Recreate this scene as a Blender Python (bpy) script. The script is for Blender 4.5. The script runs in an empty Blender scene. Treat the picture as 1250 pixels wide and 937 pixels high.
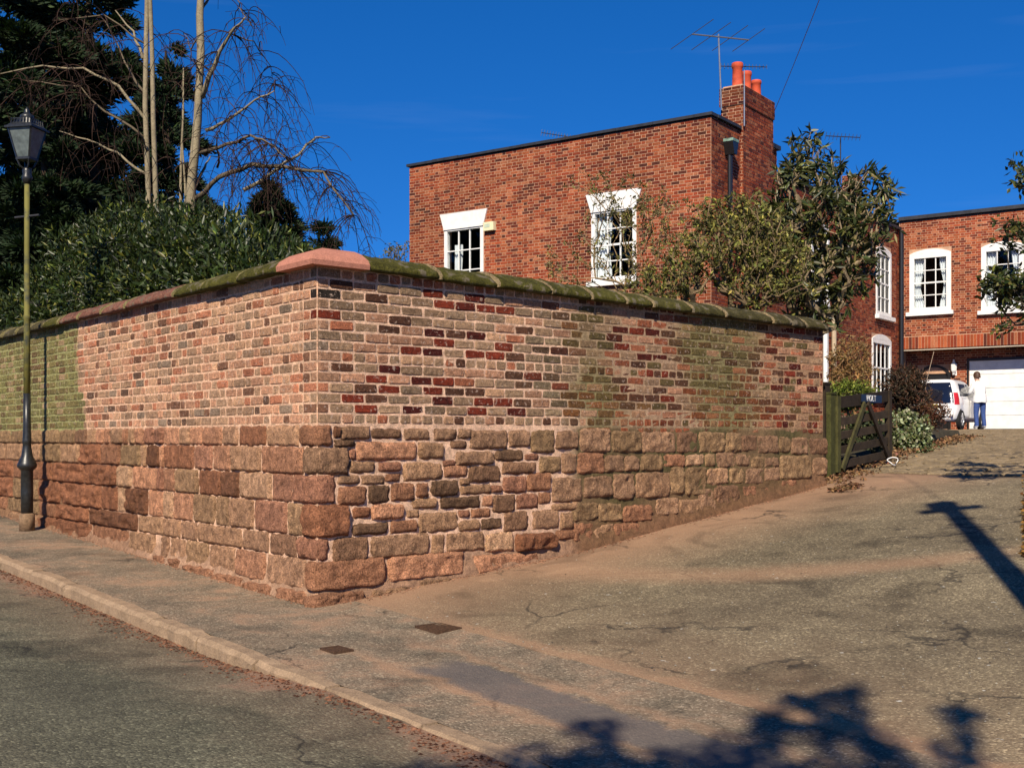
import bpy, bmesh, math, random
import numpy as np
from mathutils import Vector, Matrix, noise as mnoise
rng = random.Random(7)
nrg = np.random.default_rng(7)
SC = bpy.context.scene
COL = SC.collection
R = math.radians

# ------------------------------------------------------------------ camera, sky, sun, exposure
FPX, HY, EZ = 1450.0, 535.0, 1.367          # focal length and horizon row in photo pixels, eye height (m)
cam_d = bpy.data.cameras.new('camera')
cam = bpy.data.objects.new('camera', cam_d)
COL.objects.link(cam)
cam.location = (0, 0, EZ)
cam.rotation_euler = (R(90), 0, 0)
cam_d.sensor_width = 36
cam_d.lens = 36 * FPX / 1250
cam_d.shift_y = (HY - 468.5) / 1250
cam_d.clip_end = 3000
SC.camera = cam
SUN_EL = 38.0
SUN_D = Vector((.20, .98, 0)).normalized()   # the way the light travels, on plan
world = bpy.data.worlds.new('World')
SC.world = world
world.use_nodes = True
wn = world.node_tree.nodes
wl = world.node_tree.links
wn.clear()
w_out = wn.new('ShaderNodeOutputWorld')
w_bg = wn.new('ShaderNodeBackground')
w_sky = wn.new('ShaderNodeTexSky')
w_sky.sky_type = 'NISHITA'
w_sky.sun_disc = False
w_sky.sun_elevation = R(SUN_EL)
w_sky.sun_rotation = math.atan2(-SUN_D.x, -SUN_D.y)
w_sky.altitude = 900
w_sky.air_density = .75
w_sky.dust_density = 0.0
w_sky.ozone_density = 3.5
w_tc0 = wn.new('ShaderNodeTexCoord')
w_mp0 = wn.new('ShaderNodeMapping')          # the air is very clear: no milky band at the horizon
w_mp0.inputs['Scale'].default_value = (1, 1, .75)
w_mp0.inputs['Location'].default_value = (0, 0, .13)
wl.new(w_tc0.outputs['Generated'], w_mp0.inputs[0])
wl.new(w_mp0.outputs[0], w_sky.inputs['Vector'])
w_hs = wn.new('ShaderNodeHueSaturation')
w_hs.inputs['Saturation'].default_value = 1.32
w_bg.inputs['Strength'].default_value = .088
# thin cirrus streaks low in the sky
w_tc = wn.new('ShaderNodeTexCoord')
w_mp = wn.new('ShaderNodeMapping')
w_mp.inputs['Scale'].default_value = (1.3, 1.3, 16)
w_mp.inputs['Rotation'].default_value = (0, R(4), 0)
w_nz = wn.new('ShaderNodeTexNoise')
w_nz.inputs['Scale'].default_value = 2.2
w_nz.inputs['Detail'].default_value = 5
w_rp = wn.new('ShaderNodeValToRGB')
w_rp.color_ramp.elements[0].position = .60
w_rp.color_ramp.elements[1].position = .90
w_rp.color_ramp.elements[1].color = (.06, .06, .06, 1)
w_mx = wn.new('ShaderNodeMix')
w_mx.data_type = 'RGBA'
w_mx.inputs[7].default_value = (6.5, 7.5, 8.6, 1)
wl.new(w_tc.outputs['Generated'], w_mp.inputs[0])
wl.new(w_mp.outputs[0], w_nz.inputs['Vector'])
wl.new(w_nz.outputs[0], w_rp.inputs[0])
wl.new(w_rp.outputs[0], w_mx.inputs[0])
wl.new(w_sky.outputs[0], w_hs.inputs['Color'])
w_tn = wn.new('ShaderNodeMix')
w_tn.data_type = 'RGBA'
w_tn.blend_type = 'MULTIPLY'
w_tn.inputs[0].default_value = 1
w_tn.inputs[7].default_value = (.66, .90, 1.13, 1)
wl.new(w_hs.outputs[0], w_tn.inputs[6])
wl.new(w_tn.outputs[2], w_mx.inputs[6])
wl.new(w_mx.outputs[2], w_bg.inputs[0])
wl.new(w_bg.outputs[0], w_out.inputs[0])
sun_d = bpy.data.lights.new('sun', 'SUN')
sun_d.energy = 5.0
sun_d.angle = R(.55)
sun_d.color = (1.0, .885, .715)
sun = bpy.data.objects.new('sun', sun_d)
COL.objects.link(sun)
sd = Vector((SUN_D.x * math.cos(R(SUN_EL)), SUN_D.y * math.cos(R(SUN_EL)), -math.sin(R(SUN_EL))))
sun.rotation_euler = sd.to_track_quat('-Z', 'Y').to_euler()
sun.location = (-6, -20, 25)
SC.view_settings.view_transform = 'Standard'
SC.view_settings.look = 'None'
SC.view_settings.gamma = 1
SC.view_settings.exposure = 0.46
SC.render.engine = 'CYCLES'
SC.cycles.max_bounces = 6
SC.cycles.transparent_max_bounces = 12

# ------------------------------------------------------------------ plan of the place
C = Vector((-1.587, 9.67))                   # foot of the wall corner
UL, NL = Vector((-.62, .785)).normalized(), Vector((-.785, -.62)).normalized()   # along the street wall, out to the street
UR, NR = Vector((.749, .6626)).normalized(), Vector((.6626, -.749)).normalized() # along the drive wall, out to the drive
PROF = [(0, 0), (2.9, .25), (7.15, .80), (11, 1.12), (17, 1.42), (24, 1.6), (30, 1.66), (80, 1.75)]
def prof(n):
    if n <= 0: return 0.0
    return float(np.interp(n, [a for a, b in PROF], [b for a, b in PROF]))
def un(X, Y):
    d = Vector((X, Y)) - C
    return d.dot(UL), -d.dot(NL)
def xy(u, n): return C + UL * u - NL * n
def gz(X, Y):                                # height of drive and pavement
    u, n = un(X, Y)
    w = min(1, max(0, 1 - max(n, 0) / 10))
    return prof(n) + .033 * max(-30, min(u, 40)) * w
def at(x, y, Y): return Vector(((x - 625) / FPX * Y, Y, EZ + (HY - y) * Y / FPX))
def ground_px(x, y):
    a, b, t = (x - 625) / FPX, (HY - y) / FPX, 2.0
    while t < 70:
        if EZ + b * t < gz(a * t, t): return Vector((a * t, t, gz(a * t, t)))
        t += .02
    return Vector((a * 40, 40, gz(a * 40, 40)))
def to_px(p): return 625 + p[0] / p[1] * FPX, HY - (p[2] - EZ) / p[1] * FPX
def frame(o, ang, z=0.0): return Matrix.Translation((o[0], o[1], z)) @ Matrix.Rotation(ang, 4, 'Z')
A_R = math.atan2(UR.y, UR.x)
A_L = math.atan2(-UL.y, -UL.x)
FR = frame(C, A_R)                           # local x to the viewer's right along the face, -y outward
FL = frame(C, A_L)                           # street face occupies x < 0
def px_right(x, y):
    a = (x - 625) / FPX
    l = (a * C.y - C.x) / (UR.x - a * UR.y)
    Y = C.y + l * UR.y
    return l, EZ - (y - HY) * Y / FPX
def px_left(x, y):
    a = (x - 625) / FPX
    l = (a * C.y - C.x) / (UL.x - a * UL.y)
    Y = C.y + l * UL.y
    return -l, EZ - (y - HY) * Y / FPX
def nz(x, y, z=0.0, s=1.0): return mnoise.noise(Vector((x * s, y * s, z * s)))
def S(r, g, b, k=1.0):
    f = lambda v: (v / 255 / 12.92) if v / 255 < .04045 else ((v / 255 + .055) / 1.055) ** 2.4
    return np.array((f(r) * k, f(g) * k, f(b) * k))
def lerp(a, b, t): return a + (b - a) * t
def sstep(a, b, x):
    t = min(1, max(0, (x - a) / (b - a)))
    return t * t * (3 - 2 * t)

# ------------------------------------------------------------------ mesh helpers
class MB:
    def __init__(s): s.v, s.f, s.c, s.n = [], [], [], 0
    def add(s, v, f, col=None):
        v = np.asarray(v, float).reshape(-1, 3)
        s.v.append(v)
        s.f += [tuple(i + s.n for i in q) for q in f]
        if col is not None:
            c = np.asarray(col, float)
            if c.ndim == 1: c = np.tile(c, (len(v), 1))
            s.c.append(c)
        s.n += len(v)
        return s
    def box(s, x0, x1, y0, y1, z0, z1, M=None, col=None):
        v = [(x0, y0, z0), (x1, y0, z0), (x1, y1, z0), (x0, y1, z0), (x0, y0, z1), (x1, y0, z1), (x1, y1, z1), (x0, y1, z1)]
        if M is not None: v = [M @ Vector(p) for p in v]
        return s.add(v, [(0, 3, 2, 1), (4, 5, 6, 7), (0, 1, 5, 4), (1, 2, 6, 5), (2, 3, 7, 6), (3, 0, 4, 7)], col)
    def bar(s, a, b, w, h, col=None):
        a, b = Vector(a), Vector(b)
        d = (b - a); L = d.length
        M = Matrix.Translation(a) @ d.to_track_quat('X', 'Z').to_matrix().to_4x4()
        return s.box(0, L, -w / 2, w / 2, -h / 2, h / 2, M, col)
    def tube(s, pts, rad, sides=6, col=None, cap=True):
        pts = [Vector(p) for p in pts]
        n = len(pts)
        if not hasattr(rad, '__len__'): rad = [rad] * n
        vs, fs = [], []
        ref = Vector((.3, .2, 1)).normalized()
        for i, p in enumerate(pts):
            t = (pts[min(i + 1, n - 1)] - pts[max(i - 1, 0)])
            if t.length < 1e-9: t = Vector((0, 0, 1))
            t.normalize()
            r0 = ref if abs(t.dot(ref)) < .95 else Vector((1, 0, 0))
            a = t.cross(r0).normalized(); b = t.cross(a)
            for k in range(sides):
                th = 2 * math.pi * k / sides
                vs.append(p + (a * math.cos(th) + b * math.sin(th)) * rad[i])
        for i in range(n - 1):
            for k in range(sides):
                k2 = (k + 1) % sides
                fs.append((i * sides + k, i * sides + k2, (i + 1) * sides + k2, (i + 1) * sides + k))
        if cap:
            fs.append(tuple(range(sides - 1, -1, -1)))
            fs.append(tuple((n - 1) * sides + k for k in range(sides)))
        return s.add(vs, fs, col)
    def lathe(s, prof_, sides=16, M=None, col=None):
        vs, fs = [], []
        for r, z in prof_:
            for k in range(sides):
                th = 2 * math.pi * k / sides
                p = Vector((r * math.cos(th), r * math.sin(th), z))
                vs.append(M @ p if M is not None else p)
        n = len(prof_)
        for i in range(n - 1):
            for k in range(sides):
                k2 = (k + 1) % sides
                fs.append((i * sides + k, i * sides + k2, (i + 1) * sides + k2, (i + 1) * sides + k))
        fs.append(tuple(range(sides - 1, -1, -1)))
        fs.append(tuple((n - 1) * sides + k for k in range(sides)))
        return s.add(vs, fs, col)
    def prism(s, poly, y0, y1, M=None, col=None):      # polygon in x,z pushed from y0 to y1
        n = len(poly)
        v = [Vector((x, y0, z)) for x, z in poly] + [Vector((x, y1, z)) for x, z in poly]
        if M is not None: v = [M @ p for p in v]
        f = [tuple(range(n)), tuple(range(2 * n - 1, n - 1, -1))]
        f += [(i, i + n, (i + 1) % n + n, (i + 1) % n) for i in range(n)]
        return s.add(v, f, col)
    def mesh(s, name, smooth=False):
        me = bpy.data.meshes.new(name)
        V = np.concatenate(s.v) if s.v else np.zeros((0, 3))
        me.from_pydata(V.tolist(), [], s.f)
        if s.c:
            at_ = me.color_attributes.new('Col', 'FLOAT_COLOR', 'POINT')
            Cc = np.concatenate(s.c)
            at_.data.foreach_set('color', np.concatenate([Cc, np.ones((len(Cc), 1))], 1).astype(np.float32).ravel())
        if smooth: me.polygons.foreach_set('use_smooth', [True] * len(me.polygons))
        me.update()
        return me
WM = {}
def empty(name, M=None, parent=None):
    o = bpy.data.objects.new(name, None)
    COL.objects.link(o)
    o.empty_display_size = .2
    return place(o, parent, M)
def place(o, parent, M=None):
    M = Matrix() if M is None else M
    if parent is not None:
        o.parent = parent
        o.matrix_basis = WM[parent.name].inverted() @ M
    else: o.matrix_basis = M
    WM[o.name] = M
    return o
def obj(name, mb, m=None, parent=None, M=None, smooth=False):
    me = mb.mesh(name, smooth) if isinstance(mb, MB) else mb
    if m is not None and not me.materials: me.materials.append(m)
    o = bpy.data.objects.new(name, me)
    COL.objects.link(o)
    return place(o, parent, M)
def wobj(name, mb, m, parent=None, smooth=False):      # mesh given in world coordinates
    return obj(name, mb, m, parent, None, smooth)
def tag(o, label=None, cat=None, group=None, kind=None):
    if label: o['label'] = label
    if cat: o['category'] = cat
    if group: o['group'] = group
    if kind: o['kind'] = kind
    return o

# ------------------------------------------------------------------ materials
def nodes(name):
    m = bpy.data.materials.new(name)
    m.use_nodes = True
    nt = m.node_tree
    b = nt.nodes['Principled BSDF']
    return m, nt, b
def N(nt, t, **kw):
    n = nt.nodes.new(t)
    for k, v in kw.items():
        if k in n.inputs: n.inputs[k].default_value = v
        else: setattr(n, k, v)
    return n
def noise_n(nt, scale, detail=4, rough=.6, vec=None, dist=0):
    n = N(nt, 'ShaderNodeTexNoise')
    n.inputs['Scale'].default_value = scale
    n.inputs['Detail'].default_value = detail
    n.inputs['Roughness'].default_value = rough
    n.inputs['Distortion'].default_value = dist
    if vec is not None: nt.links.new(vec, n.inputs['Vector'])
    return n
def ramp(nt, src, stops):
    r = N(nt, 'ShaderNodeValToRGB')
    e = r.color_ramp.elements
    while len(e) < len(stops): e.new(.5)
    for q, (p, c) in zip(e, stops):
        q.position = p
        q.color = (c, c, c, 1) if not hasattr(c, '__len__') else (*c[:3], 1)
    nt.links.new(src, r.inputs[0])
    return r
def mixc(nt, a, b, fac, mode='MIX'):
    n = N(nt, 'ShaderNodeMix', data_type='RGBA', blend_type=mode)
    for k, v in ((0, fac), (6, a), (7, b)):
        if hasattr(v, 'is_output') or isinstance(v, bpy.types.NodeSocket): nt.links.new(v, n.inputs[k])
        elif k == 0: n.inputs[0].default_value = v
        else: n.inputs[k].default_value = (*v[:3], 1)
    return n.outputs[2]
def math_n(nt, op, a, b=None):
    n = N(nt, 'ShaderNodeMath', operation=op)
    for k, v in ((0, a), (1, b)):
        if v is None: continue
        if isinstance(v, bpy.types.NodeSocket): nt.links.new(v, n.inputs[k])
        else: n.inputs[k].default_value = v
    return n.outputs[0]
def bump(nt, b, height, strength, dist=.01, prev=None):
    n = N(nt, 'ShaderNodeBump')
    n.inputs['Strength'].default_value = strength
    n.inputs['Distance'].default_value = dist
    nt.links.new(height, n.inputs['Height'])
    if prev is not None: nt.links.new(prev, n.inputs['Normal'])
    nt.links.new(n.outputs[0], b.inputs['Normal'])
    return n.outputs[0]
def masonry(name, src, rough=.9, s1=9, s2=55, lo=.55, hi=1.4, bs=.5, bd=.012, tool=0.0, spots=None, sp=(.68, 1.28)):
    """mineral surface: colour from the object, an attribute or a constant, mottled and pitted"""
    m, nt, b = nodes(name)
    pos = N(nt, 'ShaderNodeNewGeometry').outputs['Position']
    if isinstance(src, str) and src == 'obj': c = N(nt, 'ShaderNodeObjectInfo').outputs['Color']
    elif isinstance(src, str): c = N(nt, 'ShaderNodeAttribute', attribute_name='Col').outputs['Color']
    else:
        q = N(nt, 'ShaderNodeRGB'); q.outputs[0].default_value = (*src, 1); c = q.outputs[0]
    n1 = noise_n(nt, s1, 5, .65, pos)
    n2 = noise_n(nt, s2, 4, .7, pos)
    r1 = ramp(nt, n1.outputs[0], [(.25, lo), (.75, hi)])
    r2 = ramp(nt, n2.outputs[0], [(.3, sp[0]), (.7, sp[1])])
    c = mixc(nt, c, r1.outputs[0], 1.0, 'MULTIPLY')
    c = mixc(nt, c, r2.outputs[0], 1.0, 'MULTIPLY')
    if spots is not None:
        n3 = noise_n(nt, spots[1], 3, .6, pos)
        r3 = ramp(nt, n3.outputs[0], [(spots[2], 0), (min(1, spots[2] + .07), spots[3])])
        c = mixc(nt, c, spots[0], r3.outputs[0])
    nt.links.new(c, b.inputs['Base Color'])
    b.inputs['Roughness'].default_value = rough
    b.inputs['Specular IOR Level'].default_value = .2
    h = math_n(nt, 'ADD', n2.outputs[0], math_n(nt, 'MULTIPLY', n1.outputs[0], 1.5))
    nb_ = bump(nt, b, h, bs, bd)
    if tool:
        mp = N(nt, 'ShaderNodeMapping'); mp.inputs['Rotation'].default_value = (.5, .8, .3); mp.inputs['Scale'].default_value = (52, 52, 9)
        nt.links.new(pos, mp.inputs[0])
        n4 = noise_n(nt, 1.0, 3, .6, mp.outputs[0], .4)
        bump(nt, b, n4.outputs[0], tool, .02, nb_)
    return m
def plain(name, col, rough=.6, metal=0.0, var=.15, vs=20, bs=.0, spec=.4, coat=0):
    m, nt, b = nodes(name)
    pos = N(nt, 'ShaderNodeNewGeometry').outputs['Position']
    n1 = noise_n(nt, vs, 4, .6, pos)
    r1 = ramp(nt, n1.outputs[0], [(.3, 1 - var), (.7, 1 + var)])
    c = mixc(nt, tuple(col), r1.outputs[0], 1.0, 'MULTIPLY')
    nt.links.new(c, b.inputs['Base Color'])
    b.inputs['Roughness'].default_value = rough
    b.inputs['Metallic'].default_value = metal
    b.inputs['Specular IOR Level'].default_value = spec
    b.inputs['Coat Weight'].default_value = coat
    if bs: bump(nt, b, n1.outputs[0], bs, .01)
    return m
def leafy(name, rough=.45, trans=.25, spec=.4):
    m, nt, b = nodes(name)
    c = N(nt, 'ShaderNodeAttribute', attribute_name='Col').outputs['Color']
    nt.links.new(c, b.inputs['Base Color'])
    b.inputs['Roughness'].default_value = rough
    b.inputs['Specular IOR Level'].default_value = spec
    t = N(nt, 'ShaderNodeBsdfTranslucent')
    c2 = mixc(nt, c, (1.3, 1.5, .5), 1.0, 'MULTIPLY')
    nt.links.new(c2, t.inputs[0])
    mx = N(nt, 'ShaderNodeMixShader')
    mx.inputs[0].default_value = trans
    nt.links.new(b.outputs[0], mx.inputs[1]); nt.links.new(t.outputs[0], mx.inputs[2])
    nt.links.new(mx.outputs[0], nt.nodes['Material Output'].inputs[0])
    return m
def glass(name, tint=(.92, .94, .94)):
    m, nt, b = nodes(name)
    m.use_transparent_shadow = True
    nt.nodes.remove(b)
    t = N(nt, 'ShaderNodeBsdfTransparent'); t.inputs[0].default_value = (*tint, 1)
    g = N(nt, 'ShaderNodeBsdfGlossy'); g.inputs['Roughness'].default_value = .03
    pos = N(nt, 'ShaderNodeNewGeometry').outputs['Position']
    n1 = noise_n(nt, 2.5, 2, .5, pos)
    bp = N(nt, 'ShaderNodeBump'); bp.inputs['Strength'].default_value = .06
    nt.links.new(n1.outputs[0], bp.inputs['Height']); nt.links.new(bp.outputs[0], g.inputs['Normal'])
    fr = N(nt, 'ShaderNodeFresnel'); fr.inputs[0].default_value = 1.25
    mx = N(nt, 'ShaderNodeMixShader')
    nt.links.new(fr.outputs[0], mx.inputs[0]); nt.links.new(t.outputs[0], mx.inputs[1]); nt.links.new(g.outputs[0], mx.inputs[2])
    nt.links.new(mx.outputs[0], nt.nodes['Material Output'].inputs[0])
    return m
M_ = {}
M_['brick_o'] = masonry('wall_brick_single', 'obj', .92, 26, 120, .5, 1.5, 1.0, .022, spots=((.62, .46, .36), 30, .59, .6), sp=(.45, 1.6))
M_['brick_a'] = masonry('wall_brick', 'attr', .92, 26, 120, .5, 1.5, 1.0, .022, spots=((.62, .46, .36), 30, .59, .5), sp=(.45, 1.6))
M_['stone_o'] = masonry('sandstone', 'obj', .92, 13, 80, .42, 1.6, 1.0, .045, 1.0, sp=(.42, 1.65))
M_['stone_a'] = masonry('sandstone_joined', 'attr', .92, 12, 75, .5, 1.4, .9, .022)
M_['mortar'] = masonry('lime_mortar', 'attr', .95, 16, 110, .55, 1.4, 1.0, .022, sp=(.55, 1.4))
M_['coping'] = masonry('mossy_coping', 'obj', .95, 9, 70, .4, 1.5, 1.0, .05, spots=((.23, .19, .13), 9, .56, .85), sp=(.45, 1.5))
M_['hbrick_o'] = masonry('house_brick_single', 'obj', .9, 2.2, 40, .75, 1.25, .4, .006)
M_['hbrick_a'] = masonry('house_brick', 'attr', .9, 2.2, 40, .75, 1.25, .4, .006)
M_['hmortar'] = masonry('house_mortar', S(216, 172, 140, .75), .95, 3, 60, .7, 1.2, .3, .006)
M_['white'] = plain('white_paint', (.74, .735, .71), .5, var=.10, vs=5)
M_['black'] = plain('black_paint', (.012, .012, .013), .35, var=.25, vs=40, spec=.5)
M_['lead'] = plain('lead_flashing', (.022, .024, .03), .6, var=.4, vs=6)
M_['glass'] = glass('window_glass')
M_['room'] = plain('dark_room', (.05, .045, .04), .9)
M_['curtain'] = plain('curtain', (.72, .74, .78), .9, var=.08, vs=12)
M_['terracotta'] = plain('terracotta', S(185, 75, 45), .75, var=.25, vs=9)
M_['galv'] = plain('galvanised', (.35, .36, .37), .4, .8)
M_['galv_dark'] = plain('dull_metal', (.06, .06, .065), .5, .6)
M_['leaf'] = leafy('leaf_gloss', .42, .2, .35)
M_['leaf_matt'] = leafy('leaf_matt', .6, .28, .25)
M_['needle'] = leafy('needles', .7, .12, .2)
M_['bark'] = masonry('bark_attr', 'attr', .9, 14, 60, .6, 1.4, .7, .02)
M_['wood'] = masonry('weathered_wood', 'attr', .85, 9, 50, .55, 1.4, .5, .008)
M_['litter'] = leafy('dry_leaf', .8, .15, .2)

# ------------------------------------------------------------------ ground, road, pavement, drive
SANDC = S(178, 138, 106, .85)
def asphalt(name, base, sand, kind):
    m, nt, b = nodes(name)
    pos = N(nt, 'ShaderNodeNewGeometry').outputs['Position']
    uv = N(nt, 'ShaderNodeUVMap').outputs[0]
    sx = N(nt, 'ShaderNodeSeparateXYZ'); nt.links.new(uv, sx.inputs[0])
    U, V = sx.outputs[0], sx.outputs[1]
    big = noise_n(nt, .55, 5, .6, pos, .6)
    mid = noise_n(nt, 3.2, 6, .65, pos, .3)
    fine = noise_n(nt, 95, 3, .7, pos)
    vor = N(nt, 'ShaderNodeTexVoronoi'); vor.inputs['Scale'].default_value = 75
    nt.links.new(pos, vor.inputs['Vector'])
    c = mixc(nt, base, ramp(nt, big.outputs[0], [(.3, .72), (.7, 1.3)]).outputs[0], 1.0, 'MULTIPLY')
    c = mixc(nt, c, ramp(nt, mid.outputs[0], [(.3, .8), (.7, 1.22)]).outputs[0], 1.0, 'MULTIPLY')
    sv = N(nt, 'ShaderNodeSeparateColor'); nt.links.new(vor.outputs['Color'], sv.inputs[0])
    c = mixc(nt, c, ramp(nt, sv.outputs[0], [(.0, .55), (.45, .9), (.85, 1.15), (1.0, 2.1)]).outputs[0], 1.0, 'MULTIPLY')
    c = mixc(nt, c, ramp(nt, fine.outputs[0], [(.3, .75), (.7, 1.25)]).outputs[0], 1.0, 'MULTIPLY')
    # wind-blown red sand, by distance from the kerb or wall (V) broken up by noise
    wob = math_n(nt, 'MULTIPLY', math_n(nt, 'SUBTRACT', mid.outputs[0], .5), 1.0)
    wob2 = math_n(nt, 'MULTIPLY', math_n(nt, 'SUBTRACT', big.outputs[0], .5), 1.6)
    W = math_n(nt, 'ADD', V, math_n(nt, 'ADD', wob, wob2))
    if kind == 'road':
        k = ramp(nt, math_n(nt, 'ADD', math_n(nt, 'MULTIPLY', W, .2), .98), [(.52, 0), (.69, .3), (.735, .9)])
    elif kind == 'pavement':
        k = ramp(nt, math_n(nt, 'MULTIPLY', math_n(nt, 'ADD', big.outputs[0], mid.outputs[0]), .5), [(.42, .05), (.52, .25), (.60, .8)])
    else:
        k = ramp(nt, math_n(nt, 'MULTIPLY', W, .1), [(.0, .55), (.08, .25), (.18, .08), (.4, .03), (.7, .06)])
    kk = mixc(nt, k.outputs[0], ramp(nt, fine.outputs[0], [(.25, .35), (.6, 1.0)]).outputs[0], 1.0, 'MULTIPLY')
    c = mixc(nt, c, sand, kk)
    if kind == 'drive':
        # pale bird-lime and grit spots, brown joints where the setts are laid
        n4 = noise_n(nt, 13, 2, .5, pos)
        c = mixc(nt, c, (.5, .47, .40), ramp(nt, n4.outputs[0], [(.735, 0), (.76, .8)]).outputs[0])
        # sand carried off the wall foot
        sh = math_n(nt, 'ADD', math_n(nt, 'MULTIPLY', math_n(nt, 'ADD', U, math_n(nt, 'MULTIPLY', math_n(nt, 'ADD', wob, wob2), .5)), .5), 1.0)
        k2 = ramp(nt, sh, [(.25, 0), (.62, .35), (.95, .9)])
        c = mixc(nt, c, sand, mixc(nt, k2.outputs[0], ramp(nt, fine.outputs[0], [(.25, .5), (.6, 1.0)]).outputs[0], 1.0, 'MULTIPLY'))
    # fine cracks, broken up
    wv = N(nt, 'ShaderNodeVectorMath', operation='ADD'); nt.links.new(pos, wv.inputs[0])
    ws = N(nt, 'ShaderNodeVectorMath', operation='SCALE'); nt.links.new(noise_n(nt, 1.7, 4, .6, pos).outputs['Color'], ws.inputs[0]); ws.inputs['Scale'].default_value = .9
    nt.links.new(ws.outputs[0], wv.inputs[1])
    vc = N(nt, 'ShaderNodeTexVoronoi', feature='DISTANCE_TO_EDGE'); vc.inputs['Scale'].default_value = .55 if kind != 'pavement' else .8
    nt.links.new(wv.outputs[0], vc.inputs['Vector'])
    ck = ramp(nt, vc.outputs['Distance'], [(.0, 1), (.007, .8), (.014, 0)])
    cm = ramp(nt, noise_n(nt, .7, 3, .5, pos).outputs[0], [(.47, 0), (.58, .75)])
    c = mixc(nt, c, (.022, .019, .015), mixc(nt, ck.outputs[0], cm.outputs[0], 1.0, 'MULTIPLY'))
    # darker worn tracks and oil-dark blotches
    bl = noise_n(nt, 1.1, 3, .5, pos, 1.2)
    c = mixc(nt, c, ramp(nt, bl.outputs[0], [(.30, .62), (.44, 1.0), (.62, 1.0), (.75, 1.22)]).outputs[0], 1.0, 'MULTIPLY')
    def band(src, lo, hi, soft):
        m1 = N(nt, 'ShaderNodeMapRange', interpolation_type='SMOOTHSTEP'); m2 = N(nt, 'ShaderNodeMapRange', interpolation_type='SMOOTHSTEP')
        for m_, p, q in ((m1, lo - soft, lo + soft), (m2, hi + soft, hi - soft)):
            nt.links.new(src, m_.inputs['Value']); m_.inputs['From Min'].default_value = p; m_.inputs['From Max'].default_value = q
        return math_n(nt, 'MULTIPLY', m1.outputs[0], m2.outputs[0])
    Vw = math_n(nt, 'ADD', V, math_n(nt, 'MULTIPLY', wob, .35)); Uw = math_n(nt, 'ADD', U, math_n(nt, 'MULTIPLY', wob, .5))
    if kind == 'pavement':
        pm = math_n(nt, 'MULTIPLY', band(Vw, -.62, -.22, .04), band(Uw, -8.5, -2.3, .15))
        c = mixc(nt, c, S(112, 104, 100, .72), math_n(nt, 'MULTIPLY', pm, .75))
        for lo in (-.72, -.17):
            sm = math_n(nt, 'MULTIPLY', band(Vw, lo, lo + .10, .05), band(Uw, -9, -1.6, .5))
            c = mixc(nt, c, SANDC, math_n(nt, 'MULTIPLY', math_n(nt, 'MULTIPLY', sm, .75), big.outputs[0]))
    if kind == 'drive':
        sm = math_n(nt, 'MULTIPLY', band(Vw, .30, .46, .06), band(Uw, -9, -1.2, .5))
        c = mixc(nt, c, SANDC, math_n(nt, 'MULTIPLY', math_n(nt, 'MULTIPLY', sm, .8), big.outputs[0]))
        for lo in (-4.6, -2.9):
            tk = math_n(nt, 'MULTIPLY', band(Uw, lo, lo + .45, .2), band(V, 1.0, 9.0, .8))
            c = mixc(nt, c, (.62, .62, .64), math_n(nt, 'MULTIPLY', tk, .45), 'MULTIPLY')
        # a sandy sweep left by turning wheels
        q1 = math_n(nt, 'ADD', Vw, math_n(nt, 'MULTIPLY', math_n(nt, 'MULTIPLY', U, U), -.22))
        sw = math_n(nt, 'MULTIPLY', band(q1, 1.9, 2.5, .3), band(U, -3.4, -.3, .5))
        c = mixc(nt, c, SANDC, math_n(nt, 'MULTIPLY', sw, .45))
    if kind == 'road':
        rp_ = band(math_n(nt, 'ADD', Vw, math_n(nt, 'MULTIPLY', U, .12)), -3.4, -2.2, .05)
        c = mixc(nt, c, (.80, .82, .82), rp_, 'MULTIPLY')
    if kind == 'drive':
        c = mixc(nt, c, S(84, 62, 46, .5), ramp(nt, math_n(nt, 'MULTIPLY', V, .05), [(.425, 0), (.445, 1)]).outputs[0])
    nt.links.new(c, b.inputs['Base Color'])
    b.inputs['Roughness'].default_value = .9
    b.inputs['Specular IOR Level'].default_value = .25
    h = math_n(nt, 'ADD', math_n(nt, 'MULTIPLY', vor.outputs['Distance'], -.8), fine.outputs[0])
    n_ = bump(nt, b, h, .55, .012)
    bump(nt, b, mid.outputs[0], .25, .05, n_)
    return m
KERB = -1.28
def kerb_h(u): return lerp(.012, .105, sstep(-2.6, -.7, u))
def sheet(name, u0, u1, n0, n1, du, dn, zf, m):
    us = np.arange(u0, u1 + 1e-6, du); ns = np.arange(n0, n1 + 1e-6, dn)
    ns[-1] = n1
    mb = MB()
    v = []
    uvs = []
    for n in ns:
        for u in us:
            p = xy(u, n)
            v.append((p.x, p.y, zf(u, n)))
            uvs.append((u, n))
    k = len(us)
    f = [(j * k + i, (j * k + i + 1), ((j + 1) * k + i + 1), ((j + 1) * k + i)) for j in range(len(ns) - 1) for i in range(k - 1)]
    f = [q[::-1] for q in f]
    mb.add(v, f)
    me = mb.mesh(name, True)
    uvl = me.uv_layers.new(name='UVMap')
    li = np.zeros(len(me.loops), int); me.loops.foreach_get('vertex_index', li)
    uvl.data.foreach_set('uv', np.array(uvs, np.float32)[li].ravel())
    o = obj(name, me, m)
    tag(o, kind='structure')
    return o
SAND = S(176, 138, 108, .8)
zg = lambda u, n: gz(*xy(u, n)) + .008 * nz(u, n, 0, 1.3)
def zroad(u, n):
    d = KERB - n
    return .033 * max(-30, min(u, 40)) + .02 * KERB - kerb_h(u) + .02 * min(d, 3) - .0 + .006 * nz(u, n, 3, .9)
def zpave(u, n):
    return gz(*xy(u, n)) + .02 * min(n, 0) + .007 * nz(u, n, 0, 1.6)
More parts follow.
